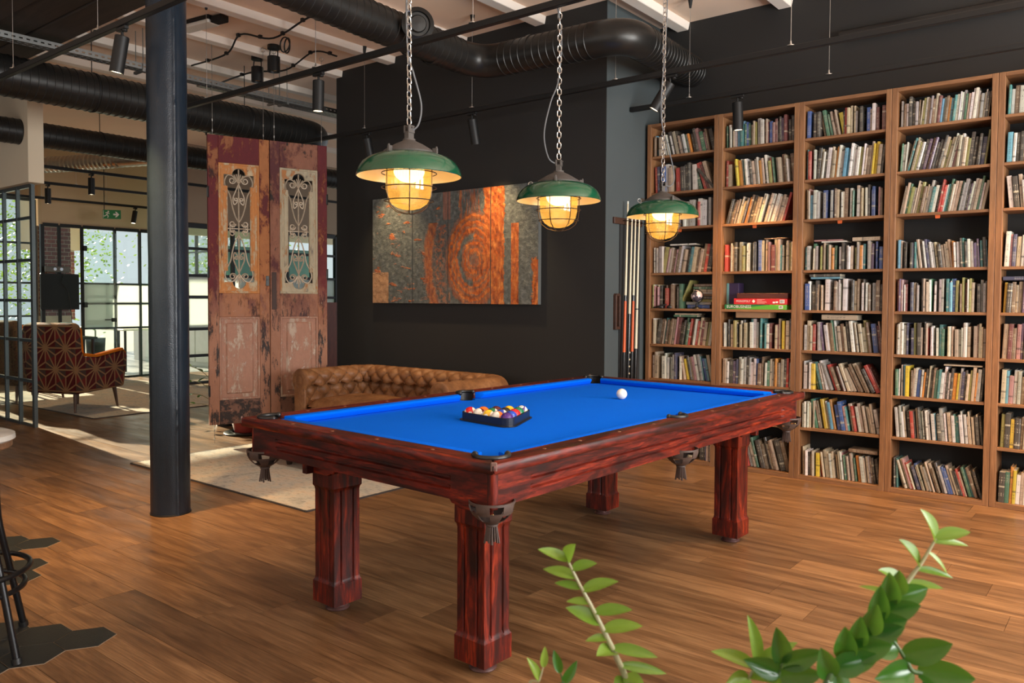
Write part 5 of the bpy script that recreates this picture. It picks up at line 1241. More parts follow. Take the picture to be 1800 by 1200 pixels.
def leaf(idx, lab, mats):
    base = P0+dirx*(idx*(DW+.006))
    d = thing('hanging_door', lab, 'door', (base.x, base.y, DZ), pi/2-DA, 'pair of antique doors hung on wires')
    mst_l, mst_r, mtop, mmid, mbot, mpan, mmou = mats
    T = .021; SW = .088
    # local x along width, -y towards the room (camera), z up
    def bx(x0, x1, z0, z1, t, m, nm, bv=.003): return G().box(x0, x1, -t, t, z0, z1).build(nm, m, d, bevel=bv)
    bx(0, SW, 0, DH, T, mst_l, 'stile'); bx(DW-SW, DW, 0, DH, T, mst_r, 'stile')
    bx(SW, DW-SW, DH-.235, DH, T*.96, mtop, 'top_rail'); bx(SW, DW-SW, .955, 1.165, T*.96, mmid, 'lock_rail'); bx(SW, DW-SW, 0, .215, T*.96, mbot, 'bottom_rail')
    # fielded lower panel: frame moulding, sunk field, raised centre
    z0, z1 = .215, .955; x0, x1 = SW, DW-SW
    G().box(x0, x1, -.004, .004, z0, z1).build('panel_field', mpan, d)
    def ring(a, b, c, e, w, m, nm, ty):
        g = G(); g.plate([(a, c), (b, c), (b, e), (a, e)], [[(a+w, c+w), (a+w, e-w), (b-w, e-w), (b-w, c+w)]], -ty, ty, lambda p, q, r: (p, r, q)); return g.build(nm, m, d, bevel=.004, fix=True)
    ring(x0, x1, z0, z1, .018, mpan, 'panel_moulding', .018)
    G().box(x0+.055, x1-.055, -.017, .017, z0+.05, z1-.05).build('raised_panel', mpan, d, bevel=.014)
    # window: moulding plate cut to the cross shaped opening with round lobes
    z0, z1 = 1.165, DH-.235; xm = DW/2; zc = (z0+z1)/2
    hw, ww, yb = .098, .130, .375; hy = .505; lr = .058
    hole = []
    def up(sg):
        pts = [(hw, sg*(yb)), (ww, sg*(yb)), (ww, sg*(hy-.028))]
        for k in range(9): a = pi*k/8; pts.append((lr*cos(a), sg*(hy-.028+lr*sin(a))))
        pts += [(-ww, sg*(hy-.028)), (-ww, sg*yb), (-hw, sg*yb)]
        return pts
    hole = up(1)+[(x, z) for x, z in up(-1)][::-1]
    hole = [(xm+x, zc+z) for x, z in hole]
    G().plate([(SW, z0), (DW-SW, z0), (DW-SW, z1), (SW, z1)], [hole], -.013, .013, lambda p, q, r: (p, r, q)).build('window_plate', mmou, d, fix=True)
    ring(SW, DW-SW, z0, z1, .020, mmou, 'window_moulding', .019)
    for sx in (-1, 1):
        g = G(); a = xm+sx*(hw+.008); b = xm+sx*(hw+.038); g.plate([(a, zc-.30), (b, zc-.335), (b, zc+.335), (a, zc+.30)] if sx > 0 else [(b, zc-.335), (a, zc-.30), (a, zc+.30), (b, zc+.335)], [], -.017, .017, lambda p, q, r: (p, r, q)); g.build('side_fillet', mmou, d, bevel=.003, fix=True)
    # iron scrollwork
    g = G(); rI = .0062
    def line(pts, r=rI, mir=True):
        for s in ((1, -1) if mir else (1,)):
            g.tube([(xm+s*x, 0, zc+z) for x, z in pts], r, 5)
    def sp2(pts, k=7): return [(p.x, p.y) for p in spline([(a, b, 0) for a, b in pts], k)]
    def spiral(cx, cz, r0, a0, turns, sgn, n=18): return [(cx+r0*(1-.62*t/n)*cos(a0+sgn*turns*2*pi*t/n), cz+r0*(1-.62*t/n)*sin(a0+sgn*turns*2*pi*t/n)) for t in range(n+1)]
    line([(0, -hy-.02), (0, hy+.02)], rI, False); line([(0, 0), (hw+.004, 0)], rI*.9)
    for v in (1, -1):
        f = lambda pts: [(x, v*z) for x, z in pts]
        line(f(sp2([(0, .055), (.030, .11), (.056, .20), (.074, .29), (.112, .37), (.120, .42), (.094, .470), (.052, .466), (.022, .43), (0, .40)])))
        line(f(sp2([(0, .395), (.025, .335), (.048, .27), (.040, .215), (.016, .232), (.012, .25)])))
        line(f(spiral(.055, .425, .030, pi, 1.25, 1))); line(f(spiral(.022, .262, .017, pi*.2, 1.1, -1)))
        line(f(spiral(.055, .042, .029, pi, 1.25, 1))); line(f(spiral(.062, .012, .022, pi, .9, -1)))
        for a in (-32, -14, 14, 32): line(f([(0, .41), (.075*sin(rad(a)), .41+.075*cos(rad(a)))]), rI*.7, False)
        g.sphere((xm, 0, zc+v*.41), .012, 8, 6); g.sphere((xm, 0, zc+v*.062), .011, 8, 6); g.sphere((xm, 0, zc+v*.255), .008, 8, 6)
    g.tube([(p[0], 0, p[1]) for p in hole], .004, 4, closed=True)
    g.build('iron_scrollwork', IRON, d, smooth=60)
    for x in (.045, DW-.045):
        q = G(); q.cyl((x, 0, DH-.10), (x, 0, ZC-DZ), .0022, n=6); q.cyl((x, 0, DH+.03), (x, 0, DH+.05), .006, n=6); q.cyl((x, 0, DH+.12), (x, 0, DH+.14), .006, n=6); q.build('hanging_wire', STEEL, d, smooth=60)
        e = G(); e.tube([(x+.018*cos(2*pi*k/12), 0, ZC-DZ-.03+.018*sin(2*pi*k/12)) for k in range(12)], .003, 5, closed=True); e.build('ceiling_eye', STEEL, d, smooth=60)
    return d
l1 = leaf(0, 'weathered burgundy and orange antique door leaf hung nearer the column', (DBUR, DORG, DBUR, DORG, DBLK, DPNK, DCRM))
l2 = leaf(1, 'darker weathered antique door leaf hung beside the black wall', (DMIX, DBUR, DMIX, DMIX, DBLK, DPNK, DCR2))
for l in (l1, l2):
    for x in (.045,) if l is l1 else ():
        q = G(); q.cyl((x, 0, -DZ+.002), (x, 0, .01), .002, n=6)
        for z in (-.03, -.06, -.10, -.13): q.cyl((x, 0, z), (x, 0, z+.012), .005, n=6)
        q.build('floor_wire', STEEL, l, smooth=60)
    for x in (DW-.004,) if l is l2 else (-.004,):
        for z in (.3, 1.35, 2.05):
            q = G(); q.box(x-.004, x+.010, -.026, -.012, z-.04, z+.04); q.cyl((x+.006, -.024, z-.05), (x+.006, -.024, z+.05), .007, n=8); q.build('hinge_leaf', BLACKM, l)
q = G(); q.cbox((DW-.02, -.023, 1.28), (.03, .006, .09)); q.cyl((DW-.02, -.022, 1.29), (DW-.02, -.03, 1.29), .008, n=10); q.build('lock_plate', BLACKM, l1, bevel=.002)
q = G(); q.box(.012, .055, -.026, -.020, 1.02, 1.36); q.build('lock_scar', plain('dark_worn_patch', (.06, .035, .03), .8), l2, bevel=.002)
# ================================================================== CHESTERFIELD SOFA
def m_leather(name='tan_leather'):
    n = N(name); v = n.coord('Object'); a = n.noise(v, 7, 6, .65); b = n.noise(v, 160, 4, .6); k = n.noise(v, 30, 5, .7)
    c = n.ramp(a, [(.3, (.13, .050, .018)), (.5, (.25, .105, .038)), (.72, (.38, .18, .075))]); c = n.mix(n.math('MULTIPLY', n.ramp(k, [(.45, 0), (.7, 1)]), .45), c, (.10, .045, .020))
    n.bump(n.math('ADD', b, k), .18, .003); return n.fin(c, n.ramp(k, [(.3, .42), (.7, .62)]), 0, .45)
LEATH = m_leather()
SX0, SX1, SY0, SY1 = -5.89, -3.97, 4.27, 5.14
sf = thing('chesterfield_sofa', 'tan leather chesterfield sofa with button tufted back against black wall', 'sofa', (SX0, SY0, 0))
SWd, SDp = SX1-SX0, SY1-SY0
# centre line of the rolled arm/back in plan: front left -> back -> front right
rl = .115; ci = rl+.005; cr_ = .16
def upath():
    pts = [(ci, 0.0)]; 
    for k in range(1, 7): pts.append((ci, (SDp-ci-cr_)*k/6))
    for k in range(1, 9): a = pi-(pi/2)*k/8; pts.append((ci+cr_+cr_*cos(a), SDp-ci-cr_+cr_*sin(a)))
    for k in range(1, 21): pts.append((ci+cr_+(SWd-2*ci-2*cr_)*k/20, SDp-ci))
    for k in range(1, 9): a = pi/2-(pi/2)*k/8; pts.append((SWd-ci-cr_+cr_*cos(a), SDp-ci-cr_+cr_*sin(a)))
    for k in range(1, 7): pts.append((SWd-ci, (SDp-ci-cr_)*(1-k/6)))
    return pts
UP = upath()
cum = [0]
for i in range(1, len(UP)): cum.append(cum[-1]+math.hypot(UP[i][0]-UP[i-1][0], UP[i][1]-UP[i-1][1]))
ULEN = cum[-1]
def upt(s):
    s = max(0, min(ULEN, s)); 
    for i in range(1, len(UP)):
        if cum[i] >= s-1e-9:
            t = (s-cum[i-1])/(cum[i]-cum[i-1]+1e-12); a, b = UP[i-1], UP[i]
            d = Vector((b[0]-a[0], b[1]-a[1])).normalized(); return Vector((a[0]+(b[0]-a[0])*t, a[1]+(b[1]-a[1])*t)), d
ZR = .570     # roll centre height
def prof(v):   # v 0..1 from inner seat line up, over the roll, down the outside; returns (inward offset, z, tuft weight)
    if v < .42:
        t = v/.42; return (.085-.035*t, .36+(ZR-.02-.36)*t, 1)
    if v < .82:
        t = (v-.42)/.40; a = rad(-25)+t*rad(235); return (.105*cos(a), ZR+.105*sin(a), max(0, 1-t*1.7))
    t = (v-.82)/.18; return (-.055+(-.02)*t, ZR-.05-(ZR-.05-.10)*t, 0)
PITCH = .150
def sofaf(u, v):
    s = u*ULEN; p, d = upt(s); nin = Vector((d.y, -d.x))     # inward normal (towards the seat)
    o, z, w = prof(v)
    arclen = (v/.42*.205 if v < .42 else .205+(v-.42)/.40*.43)+.03
    a = s/PITCH+arclen/.17; b = s/PITCH-arclen/.17
    pil = (abs(sin(pi*a))*abs(sin(pi*b)))**.36
    disp = (-.042+.050*pil)*w
    if v < .42: q = p+nin*(o+disp); return (q.x, q.y, z)
    if v < .82:
        t = (v-.42)/.40; an = rad(-25)+t*rad(235); q = p+nin*((.105+disp)*cos(an)); return (q.x, q.y, ZR+(.105+disp)*sin(an))
    q = p+nin*o; return (q.x, q.y, z)
g = G(); NU, NV = 460, 84; g.grid(sofaf, NU, NV)
for e in (0, NU-1): ids = [e*NV+j for j in range(NV)]; g.f.append(ids if e else ids[::-1]); g.m.append(0)
g.build('tufted_back_and_arms', LEATH, sf, smooth=75)
# buttons at the tuft points (a and b both even integers)
g = G()
for A in range(0, int(2*ULEN/PITCH)):
    for B in range(-8, A):
        s = (A+B)/2*PITCH; arc = (A-B)/2*.17-.03; v = arc/.205*.42 if arc < .205 else .42+(arc-.205)/.43*.40
        if s < .02: continue
        if v > .55 or v < .02 or s > ULEN-.02: continue
        q = sofaf(s/ULEN, v); g.sphere(q, .0125, 8, 6)
bt = g.build('tufting_buttons', plain('leather_button', (.13, .055, .022), .5), sf, smooth=60); bt['kind'] = 'stuff'
# scroll fronts on both arms
for x in (ci, SWd-ci):
    g = G(); n_ = 28
    g.lathe([(.001, -.014), (.03, -.016), (.045, -.010), (.06, -.016), (.100, -.010), (.108, .0)], 32, (x, 0, ZR), axis=(0, 1, 0)); g.box(x-.075, x+.075, -.012, .02, .10, ZR-.02); g.build('arm_front', LEATH, sf, bevel=.008, seg=2, smooth=50)
G().box(.05, SWd-.05, .02, SDp-.06, .08, .30).build('base', LEATH, sf, bevel=.015, seg=2, smooth=40)
def cushion_box(x0, x1, y0, y1, z0, z1, crown=.03, name='seat_cushion', mat=None, par=None):
    g = G(); nx, ny = 16, 16
    def fn(sgn):
        def f(u, v):
            x = x0+(x1-x0)*u; y = y0+(y1-y0)*v; e = min(u, 1-u, v, 1-v); k = min(1, e/.16); k = sqrt(max(0, 1-(1-k)**2))
            zm = (z0+z1)/2; return (x, y, zm+sgn*((z1-z0)/2*k+crown*sin(pi*u)*sin(pi*v)*(1 if sgn > 0 else .2)))
        return f
    g.grid(fn(1), nx, ny); g.grid(lambda u, v: fn(-1)(u, 1-v), nx, ny); return g.build(name, mat or LEATH, par or sf, smooth=70)
cw = (SWd-.46)/2
for k in range(2): cushion_box(.23+cw*k+.004, .23+cw*(k+1)-.004, -.01, SDp-.26, .28, .43)
for x, y in ((.12, .06), (SWd-.12, .06), (.12, SDp-.1), (SWd-.12, SDp-.1)): G().lathe([(.001, 0), (.022, 0), (.03, .02), (.034, .05), (.024, .075), (.03, .085), (.001, .086)], 16, (x, y, 0)).build('bun_foot', plain('dark_foot', (.03, .015, .01), .35), sf, smooth=50)
ot = thing('leather_ottoman', 'tan leather ottoman standing before sofa behind left table corner', 'ottoman', (-5.27, 3.62, .009))
cushion_box(0, .80, 0, .62, .26, .40, .03, 'padded_top', LEATH, ot); G().box(.03, .77, .03, .59, .07, .30).build('base', LEATH, ot, bevel=.02, seg=2, smooth=40)
for x, y in ((.1, .1), (.7, .1), (.1, .52), (.7, .52)): G().lathe([(.001, 0), (.02, 0), (.028, .04), (.024, .075)], 14, (x, y, 0)).build('foot', plain('dark_foot', (.03, .015, .01), .35), ot, smooth=50)
# ================================================================== RUGS
def m_rug():
    n = N('faded_rug_pile'); v = n.coord('Object'); a = n.noise(v, 5.0, 7, .72); b = n.noise(n.map(v, (1, 3.0, 1)), 16, 7, .78); f = n.noise(v, 190, 3)
    c = n.ramp(a, [(.30, (.30, .29, .26)), (.46, (.52, .48, .42)), (.58, (.60, .48, .37)), (.74, (.46, .46, .43))])
    c = n.mix(n.ramp(b, [(.55, 0), (.68, .75)]), c, (.66, .58, .48)); c = n.mix(n.ramp(b, [(.34, .85), (.46, 0)]), c, (.17, .165, .155)); c = n.mix(n.math('MULTIPLY', f, .25), c, (.12, .10, .08))
    n.bump(n.math('ADD', f, b), .5, .004); return n.fin(c, .95, 0, .1)
RUG = m_rug(); RB = plain('rug_binding', (.06, .05, .045), .9)
def rug(x0, x1, y0, y1, lab, rz=0):
    t = thing('rug', lab, 'rug', ((x0+x1)/2, (y0+y1)/2, .0005), rz); a, b = (x1-x0)/2, (y1-y0)/2
    def f(u, v): return (-a+2*a*u, -b+2*b*v, .008+.0015*noise.noise(Vector((u*30, v*30, 1))))
    g = G(); g.grid(f, 60, 60); g.box(-a, a, -b, b, 0, .006); g.build('pile', RUG, t, smooth=60)
    for k, (p, q) in enumerate((((-a, -b), (a, -b)), ((a, -b), (a, b)), ((a, b), (-a, b)), ((-a, b), (-a, -b)))): G().bar((*p, .004), (*q, .004), .012, .009).build('binding', RB, t)
    return t
rug(-6.15, -3.95, 2.965, 4.24, 'faded grey beige rug lying between column and pool table')
rug(-12.2, -8.75, 3.75, 6.1, 'worn pale rug under patterned armchair in far lounge', rad(2))
# ================================================================== ARMCHAIRS
def m_star(name, c1, c2, lc, sc):
    n = N(name); v = n.coord('Object'); x = n.n_sep(v)
    U = n.math('ADD', n.math('MULTIPLY', x[0], sc), n.math('MULTIPLY', x[1], sc)); Z = n.math('MULTIPLY', x[2], sc*1.0)
    vv = n.math('MULTIPLY', Z, 2/sqrt(3)); u_ = n.math('SUBTRACT', U, n.math('MULTIPLY', vv, .5))
    fu, fv = n.math('FRACT', u_), n.math('FRACT', vv); flip = n.math('GREATER_THAN', n.math('ADD', fu, fv), 1.0)
    def fl(q): return n.math('ABSOLUTE', n.math('SUBTRACT', flip, q))
    a, b = fl(fu), fl(fv); c = n.math('SUBTRACT', n.math('SUBTRACT', 1.0, a), b)
    mn = n.math('MINIMUM', n.math('MINIMUM', a, b), c); mx = n.math('MAXIMUM', n.math('MAXIMUM', a, b), c); md = n.math('SUBTRACT', n.math('SUBTRACT', 1.0, mn), mx)
    ln = n.math('LESS_THAN', n.math('MINIMUM', mn, n.math('MULTIPLY', n.math('SUBTRACT', md, mn), .6)), .035)
    col = n.mix(n.math('GREATER_THAN', a, b), c1, c2); col = n.mix(n.math('GREATER_THAN', c, a), col, tuple(q*.55 for q in c1)); col = n.mix(ln, col, lc)
    n.bump(n.noise(v, 300, 2), .2, .002); return n.fin(col, .9, 0, .2)
STAR = m_star('star_pattern_fabric', (.13, .014, .012), (.055, .030, .022), (.23, .12, .055), 3.6)
n = N('speckled_fabric'); v = n.coord('Object'); c = n.ramp(n.noise(v, 45, 4, .7), [(.36, (.02, .018, .015)), (.5, (.12, .06, .03)), (.6, (.05, .05, .02)), (.7, (.30, .16, .06))]); SPECK = n.fin(c, .9, 0, .2)
ORF = m_cloth('orange_velvet', (.62, .16, .012), .8, 400, .15)
WLEG = m_wood('walnut_leg', (.06, .028, .014), (.12, .06, .03), 2)
def armchair(loc, rz, outer, lab):
    t = thing('armchair', lab, 'armchair', loc, rz, 'upholstered armchairs in the far lounge')
    # local: faces +y, width along x
    def slab(poly, x0, x1, m, nm, bv=.035, seg=3): return G().prism(poly, x0, x1, lambda a, b, c: (c, a, b)).build(nm, m, t, bevel=bv, seg=seg, smooth=50, fix=True)
    # back shell (side profile in y,z) and orange inside
    slab([(-.36, .22), (-.20, .22), (-.24, .96), (-.30, 1.0), (-.42, .97)], -.33, .33, outer, 'back_shell', .05)
    slab([(-.22, .40), (-.13, .40), (-.17, .93), (-.26, .975)], -.28, .28, ORF, 'back_lining', .03)
    for s in (-1, 1):
        x0, x1 = (.27, .37) if s > 0 else (-.37, -.27)
        slab([(-.34, .21), (.34, .24), (.40, .60), (.34, .66), (-.05, .60), (-.24, .62), (-.36, .95), (-.40, .9)], x0, x1, outer, 'arm', .035)
        slab([(-.22, .62), (-.05, .605), (.34, .662), (.385, .62), (.38, .63), (.33, .69), (-.05, .632), (-.22, .66)], x0+.015, x1-.015, ORF, 'arm_top', .008, 1)
    slab([(-.30, .20), (.34, .23), (.34, .36), (-.30, .34)], -.30, .30, outer, 'seat_base', .02)
    cushion_box(-.265, .265, -.17, .35, .33, .47, .02, 'seat_cushion', ORF, t)
    for x, y in ((-.27, -.28), (.27, -.28), (-.27, .28), (.27, .28)):
        G().cyl((x*1.08, y*1.1, 0), (x, y, .235), .012, .024, 12).build('leg', WLEG, t, smooth=40)
    return t
armchair((-9.62, 4.02, .0112), rad(22), STAR, 'armchair in dark star patterned fabric with orange inside, beside steel partition')
armchair((-11.0, 3.98, .0112), rad(15), SPECK, 'armchair in speckled dark fabric behind glass of steel partition')
# ================================================================== LOUNGE THINGS: screen, soundbar, desk
tv = thing('wall_screen', 'black flat screen hung in front of red brick pier', 'screen', (-12.72, 5.10, 1.10))
G().box(-.02, .02, -.27, .27, 0, .535).build('casing', BLACKM, tv, bevel=.006)
G().box(.0202, .022, -.255, .255, .015, .52).build('display', plain('dark_display', (.012, .014, .014), .4, 0, .2), tv)
g = G(); g.tube(spline([(.03, .05, .53), (.06, .0, .40), (.05, .08, .30), (.06, .12, .1), (.02, .16, -.25)], 8), .004, 5); g.build('loose_cable', BLACKM, tv, smooth=60)
G().box(-.14, -.02, -.05, .05, .2, .34).build('wall_bracket', BLACKM, tv)
vc = thing('video_bar', 'grey video conference bar with two round lenses above screen', 'camera', (-12.72, 5.06, 1.66))
G().box(-.03, .02, -.16, .18, 0, .085).build('body', plain('grey_plastic', (.11, .11, .105), .5), vc, bevel=.01, seg=2)
G().box(-.025, .0, -.01, .01, -.03, .01).build('stem', BLACKM, vc)
for y in (-.03, .06): G().lathe([(.001, 0), (.022, 0), (.026, .006), (.026, -.01)], 16, (.022, y, .043), axis=(1, 0, 0)).build('lens', plain('silver_lens', (.5, .52, .54), .2, .8), vc, smooth=40)
dk = thing('lounge_desk', 'dark green desk with low screen behind patterned armchair', 'desk', (-11.78, 4.82, .009))
G().box(-.35, .35, -.45, .25, .70, .73).build('desktop', plain('dark_green_top', (.02, .05, .035), .5), dk, bevel=.004); G().box(-.36, -.33, -.45, .25, .50, .90).build('privacy_board', plain('dark_green_felt', (.02, .06, .04), .9), dk, bevel=.004)
for x in (-.31, .31):
    for y in (-.4, .2): G().cyl((x, y, 0), (x, y, .70), .02, n=10).build('leg', BLACKM, dk, smooth=40)
tag(cushion_box(-.14, .14, -.05, .05, 0, .24, .0, 'blue_cushion', m_cloth('pale_blue_cloth', (.22, .42, .48)), None) if False else G().box(-.04, .04, -.10, .10, 0, .20).build('seat_bag', m_cloth('pale_blue_cloth', (.22, .45, .50)), bevel=.03, seg=2, smooth=50), 'pale blue cloth bag standing on dark green desk', 'bag').location = (-11.62, 4.74, .740)
cab = thing('low_cabinet', 'long white cabinet under the meeting room window', 'cabinet', (-16.4, 8.0, .002))
G().box(0, 3.2, 0, .45, 0, .74).build('body', plain('white_laminate', (.66, .66, .62), .4), cab, bevel=.004)
for k in range(4): G().box(.02+k*.8, .78+k*.8, -.018, 0, .08, .72).build('door', plain('white_laminate', (.66, .66, .62), .4), cab, bevel=.003)
mt_ = thing('meeting_table', 'pale meeting table with dark legs seen through glass', 'table', (-14.6, 6.9, .002))
G().box(-.9, .9, -.4, .4, .71, .74).build('tabletop', plain('pale_table', (.62, .58, .5), .4), mt_, bevel=.004)
for x in (-.8, .8):
    for y in (-.32, .32): G().cyl((x, y, 0), (x, y, .71), .022, n=10).build('leg', BLACKM, mt_, smooth=40)
# ================================================================== BAR STOOL AND HEX TILES
SLATE = plain('slate_tile', (.016, .017, .016), .42, 0, .4, .3, 14, .15); GROUT = plain('pale_grout', (.30, .23, .16), .9)
RT = .107
def hexp(r): return [(r*cos(pi*k/3), r*sin(pi*k/3)) for k in range(6)]
tm = G(); tm.mi = 0; tm.prism(hexp(RT-.0025), .0003, .0022); tm.mi = 1; tm.prism(hexp(RT+.0015), 0, .0008)
tmo = tm.build('hex_tile', [SLATE, GROUT]); tme = tmo.data; bpy.data.objects.remove(tmo)
def hexes(base, cells):
    for (i, j) in cells:
        o = bpy.data.objects.new('hex_tile', tme); COL.objects.link(o); o.parent = fl; o.location = (base[0]+1.5*RT*i, base[1]+sqrt(3)*RT*(j+i/2), 0.0001)
hexes((-3.122, 1.325), [(0, 0), (-1, 0), (0, -1), (-1, -1), (0, -2), (-2, 0), (-1, -2)])
hexes((-4.527, 1.690), [(0, 0), (-1, 0), (0, -1), (-1, -1), (1, -2), (2, -2), (2, -3), (3, -3), (1, -3), (0, -2), (3, -4)])
st = thing('bar_stool', 'black tubular bar stool with round light seat at left edge', 'stool', (-3.328, .979, .0022), rad(22))
BTUBE = plain('black_tube', (.010, .010, .011), .3, .3, .5)
for k in range(4):
    a = pi/2*k+rad(0); c, s = cos(a), sin(a)
    G().tube([(p*c, p*s, z) for p, z in [(v.x, v.z) for v in spline([(.262, 0, .012), (.20, 0, .28), (.16, 0, .46), (.15, 0, .66), (.12, 0, .725), (.05, 0, .74)], 6)]], .0125, 10).build('leg', BTUBE, st, smooth=60)
    G().cyl((.264*c, .264*s, 0), (.26*c, .26*s, .02), .017, n=10).build('foot_cap', RUB, st, smooth=40)
for r, z in ((.222, .30), (.205, .235)): G().tube([(r*cos(2*pi*k/40), r*sin(2*pi*k/40), z) for k in range(40)], .010, 8, closed=True).build('foot_ring', BTUBE, st, smooth=60)
G().lathe([(.001, .742), (.165, .742), (.172, .748), (.172, .768), (.001, .768)], 40).build('seat_base', m_wood('ply_edge', (.10, .05, .025), (.2, .1, .05), 0), st, smooth=30)
G().lathe([(.172, .768), (.182, .775), (.180, .792), (.16, .80), (.001, .802)], 48).build('seat_pad', plain('pale_marbled_seat', (.42, .40, .36), .3, 0, .5, .4, 14), st, smooth=40)
# ================================================================== PLANTS
def m_leaf(name, c1, c2, rough=.3):
    n = N(name); v = n.coord('Object'); oi = n.n('ShaderNodeObjectInfo').outputs['Random']; ge = n.n('ShaderNodeNewGeometry').outputs['Random Per Island']
    c = n.mix(n.math('FRACT', n.math('ADD', oi, ge)), c1, c2); c = n.mix(n.math('MULTIPLY', n.noise(v, 40, 3), .35), c, tuple(q*.6 for q in c1))
    n.t.nodes.remove(n.p); pr = n.n('ShaderNodeBsdfPrincipled'); n.l(c, pr.inputs['Base Color']); pr.inputs['Roughness'].default_value = rough
    tl = n.n('ShaderNodeBsdfTranslucent'); n.l(n.mix(.5, c, (.35, .55, .05)), tl.inputs[0]); mx = n.n('ShaderNodeMixShader'); mx.inputs[0].default_value = .28
    n.l(pr.outputs[0], mx.inputs[1]); n.l(tl.outputs[0], mx.inputs[2]); n.l(mx.outputs[0], n.out.inputs[0]); return n.m
LEAFY = m_leaf('bright_leaf', (.13, .26, .025), (.26, .40, .05), .35); LEAFD = m_leaf('dark_glossy_leaf', (.015, .09, .012), (.04, .17, .02), .18)
STEMM = plain('pale_stem', (.36, .34, .20), .5); STEMG = plain('green_stem', (.06, .12, .03), .5)
def leaf_geo(L, w, cup=.25, droop=.15, nu=9, nv=7):
    g = G()
    def f(u, v):
        x = u*L; ww = w*.5*sin(pi*(.04+.96*u)**.8)**.75*(1 if u < .98 else .3); y = (v*2-1)*ww
        return (x, y, cup*abs(v*2-1)**1.6*ww-droop*L*u*u)
    g.grid(f, nu, nv); return g
def make_leaf(p, d, up, L, w, mat, parent, cup=.3, droop=.15):
    o = leaf_geo(L, w, cup, droop).build('leaf', mat, parent, smooth=80)
    d = Vector(d).normalized(); up = Vector(up); y = up.cross(d).normalized(); z = d.cross(y)
    m = Matrix((d, y, z)).transposed().to_4x4(); m.translation = Vector(p); o.matrix_local = m; return o
zz = thing('zz_plant', 'glossy green potted plant in foreground with feather-leaved stems', 'plant', (-.36, .86, 0))
PB = Vector((-.36, .86, 0))
def camray(u, v, dep): return Vector((0, 0, CAMZ))+(fw+rr*((u-900)/FPX)+uu*((600+CYS-v)/FPX))*dep
def stem(ctrl, leaves, r0=.006, mat=LEAFY, seed=1):
    """ctrl: image points with depth along the visible part of the stem (tip first); leaves: list of (fraction, side, length, width, tilt)"""
    rg = random.Random(seed); pts = [camray(*c)-PB for c in ctrl]
    pts.append(Vector((pts[-1].x*.5, pts[-1].y*.5, .60))); pts.append(Vector((pts[-1].x*.3, pts[-1].y*.3, .36)))
    sp = spline(pts, 12); G().tube(sp, [r0*(.28+.55*min(1, i/len(sp)*1.6)) for i in range(len(sp))], 8).build('stem', STEMM if mat is LEAFY else STEMG, zz, smooth=60)
    nvis = 12*(len(ctrl)-1)
    for (t, side, L, w, tilt, toward) in leaves:
        i = min(nvis, int(t*nvis)); p = sp[i]; ax = (sp[max(0, i-1)]-sp[i+1]).normalized()
        sidev = (rr*side); d = sidev+ax*tilt-fw*toward; upv = ax*.6+Vector((0, 0, .55))-fw*.75 if mat is LEAFY else -fw+Vector((0, 0, .35))+rr*(side*.25)
        make_leaf(p, d, upv, L*.92, w*.92, mat, zz, .45, rg.uniform(.05, .22))
A1 = [(998, 985, 1.12), (1016, 1022, 1.12), (1043, 1072, 1.12), (1066, 1118, 1.12), (1086, 1160, 1.13), (1108, 1215, 1.14)]
stem(A1, [(.0, -.75, .050, .020, .55, .2), (.0, .5, .032, .026, .75, .3), (.10, .95, .040, .020, .35, .2), (.17, -.8, .052, .020, .30, -.2), (.28, 1, .056, .022, .42, .2), (.26, -.85, .042, .015, .22, -.1), (.42, 1, .058, .022, .18, .2), (.36, -.7, .035, .014, .15, 0), (.55, 1, .060, .024, .22, .15), (.50, -.9, .058, .026, .75, .1), (.63, -.8, .035, .014, .15, .3), (.70, 1, .070, .020, -.10, .2), (.74, -.35, .048, .028, .35, .6), (.85, 1, .076, .017, -.22, .1), (.96, .6, .04, .026, -.1, .8), (.97, -.5, .035, .024, .1, .7)], .0055, LEAFY, 3)
A2 = [(1645, 946, 1.05), (1622, 985, 1.05), (1595, 1022, 1.05), (1575, 1050, 1.05), (1535, 1105, 1.04), (1490, 1165, 1.03), (1465, 1210, 1.03)]
stem(A2, [(.0, .8, .050, .022, .35, .1), (.03, -.75, .052, .030, .95, .2), (.05, 1, .058, .012, .0, -.1), (.12, .9, .055, .012, -.55, -.1), (.22, -.85, .052, .028, .8, .2), (.24, 1, .058, .014, -.1, 0), (.36, 1, .052, .015, -.1, .1), (.38, -.9, .052, .026, .55, .2), (.47, .9, .034, .016, .0, .2), (.50, -.8, .05, .013, .3, -.2)], .006, LEAFY, 5)
A3 = [(1572, 1045, .98), (1545, 1085, .97), (1510, 1125, .96), (1475, 1168, .95), (1450, 1215, .94)]
dl = []
for k in range(15): t = .02+k*.068; dl += [(t, .75 if k % 2 else -.75, .046+.014*((k*7) % 5)/5, .027+.006*((k*3) % 4)/4, 1.0 if k % 2 == 0 else .7, .75-.4*((k*5) % 3)/3)]
stem(A3, dl, .006, LEAFD, 8)
A4 = [(1560, 1112, 1.0), (1580, 1140, 1.0), (1600, 1175, 1.0), (1620, 1225, 1.0)]
stem(A4, [(.05, .3, .06, .035, .9, .3), (.3, -.8, .06, .036, .2, .4), (.45, .9, .065, .036, .35, .3), (.7, -.8, .06, .036, .0, .4), (.8, .9, .07, .038, .1, .3)], .005, LEAFD, 9)
A5 = [(1330, 1168, 1.08), (1318, 1190, 1.08), (1310, 1222, 1.08)]
stem(A5, [(0, -.6, .075, .026, 1.0, .1), (.15, -1, .07, .024, .45, .1), (.1, .6, .07, .022, .9, .1), (.35, .9, .075, .030, .55, .2), (.5, .3, .06, .034, .3, .7), (.6, -.7, .05, .03, .0, .5)], .005, LEAFY, 11)
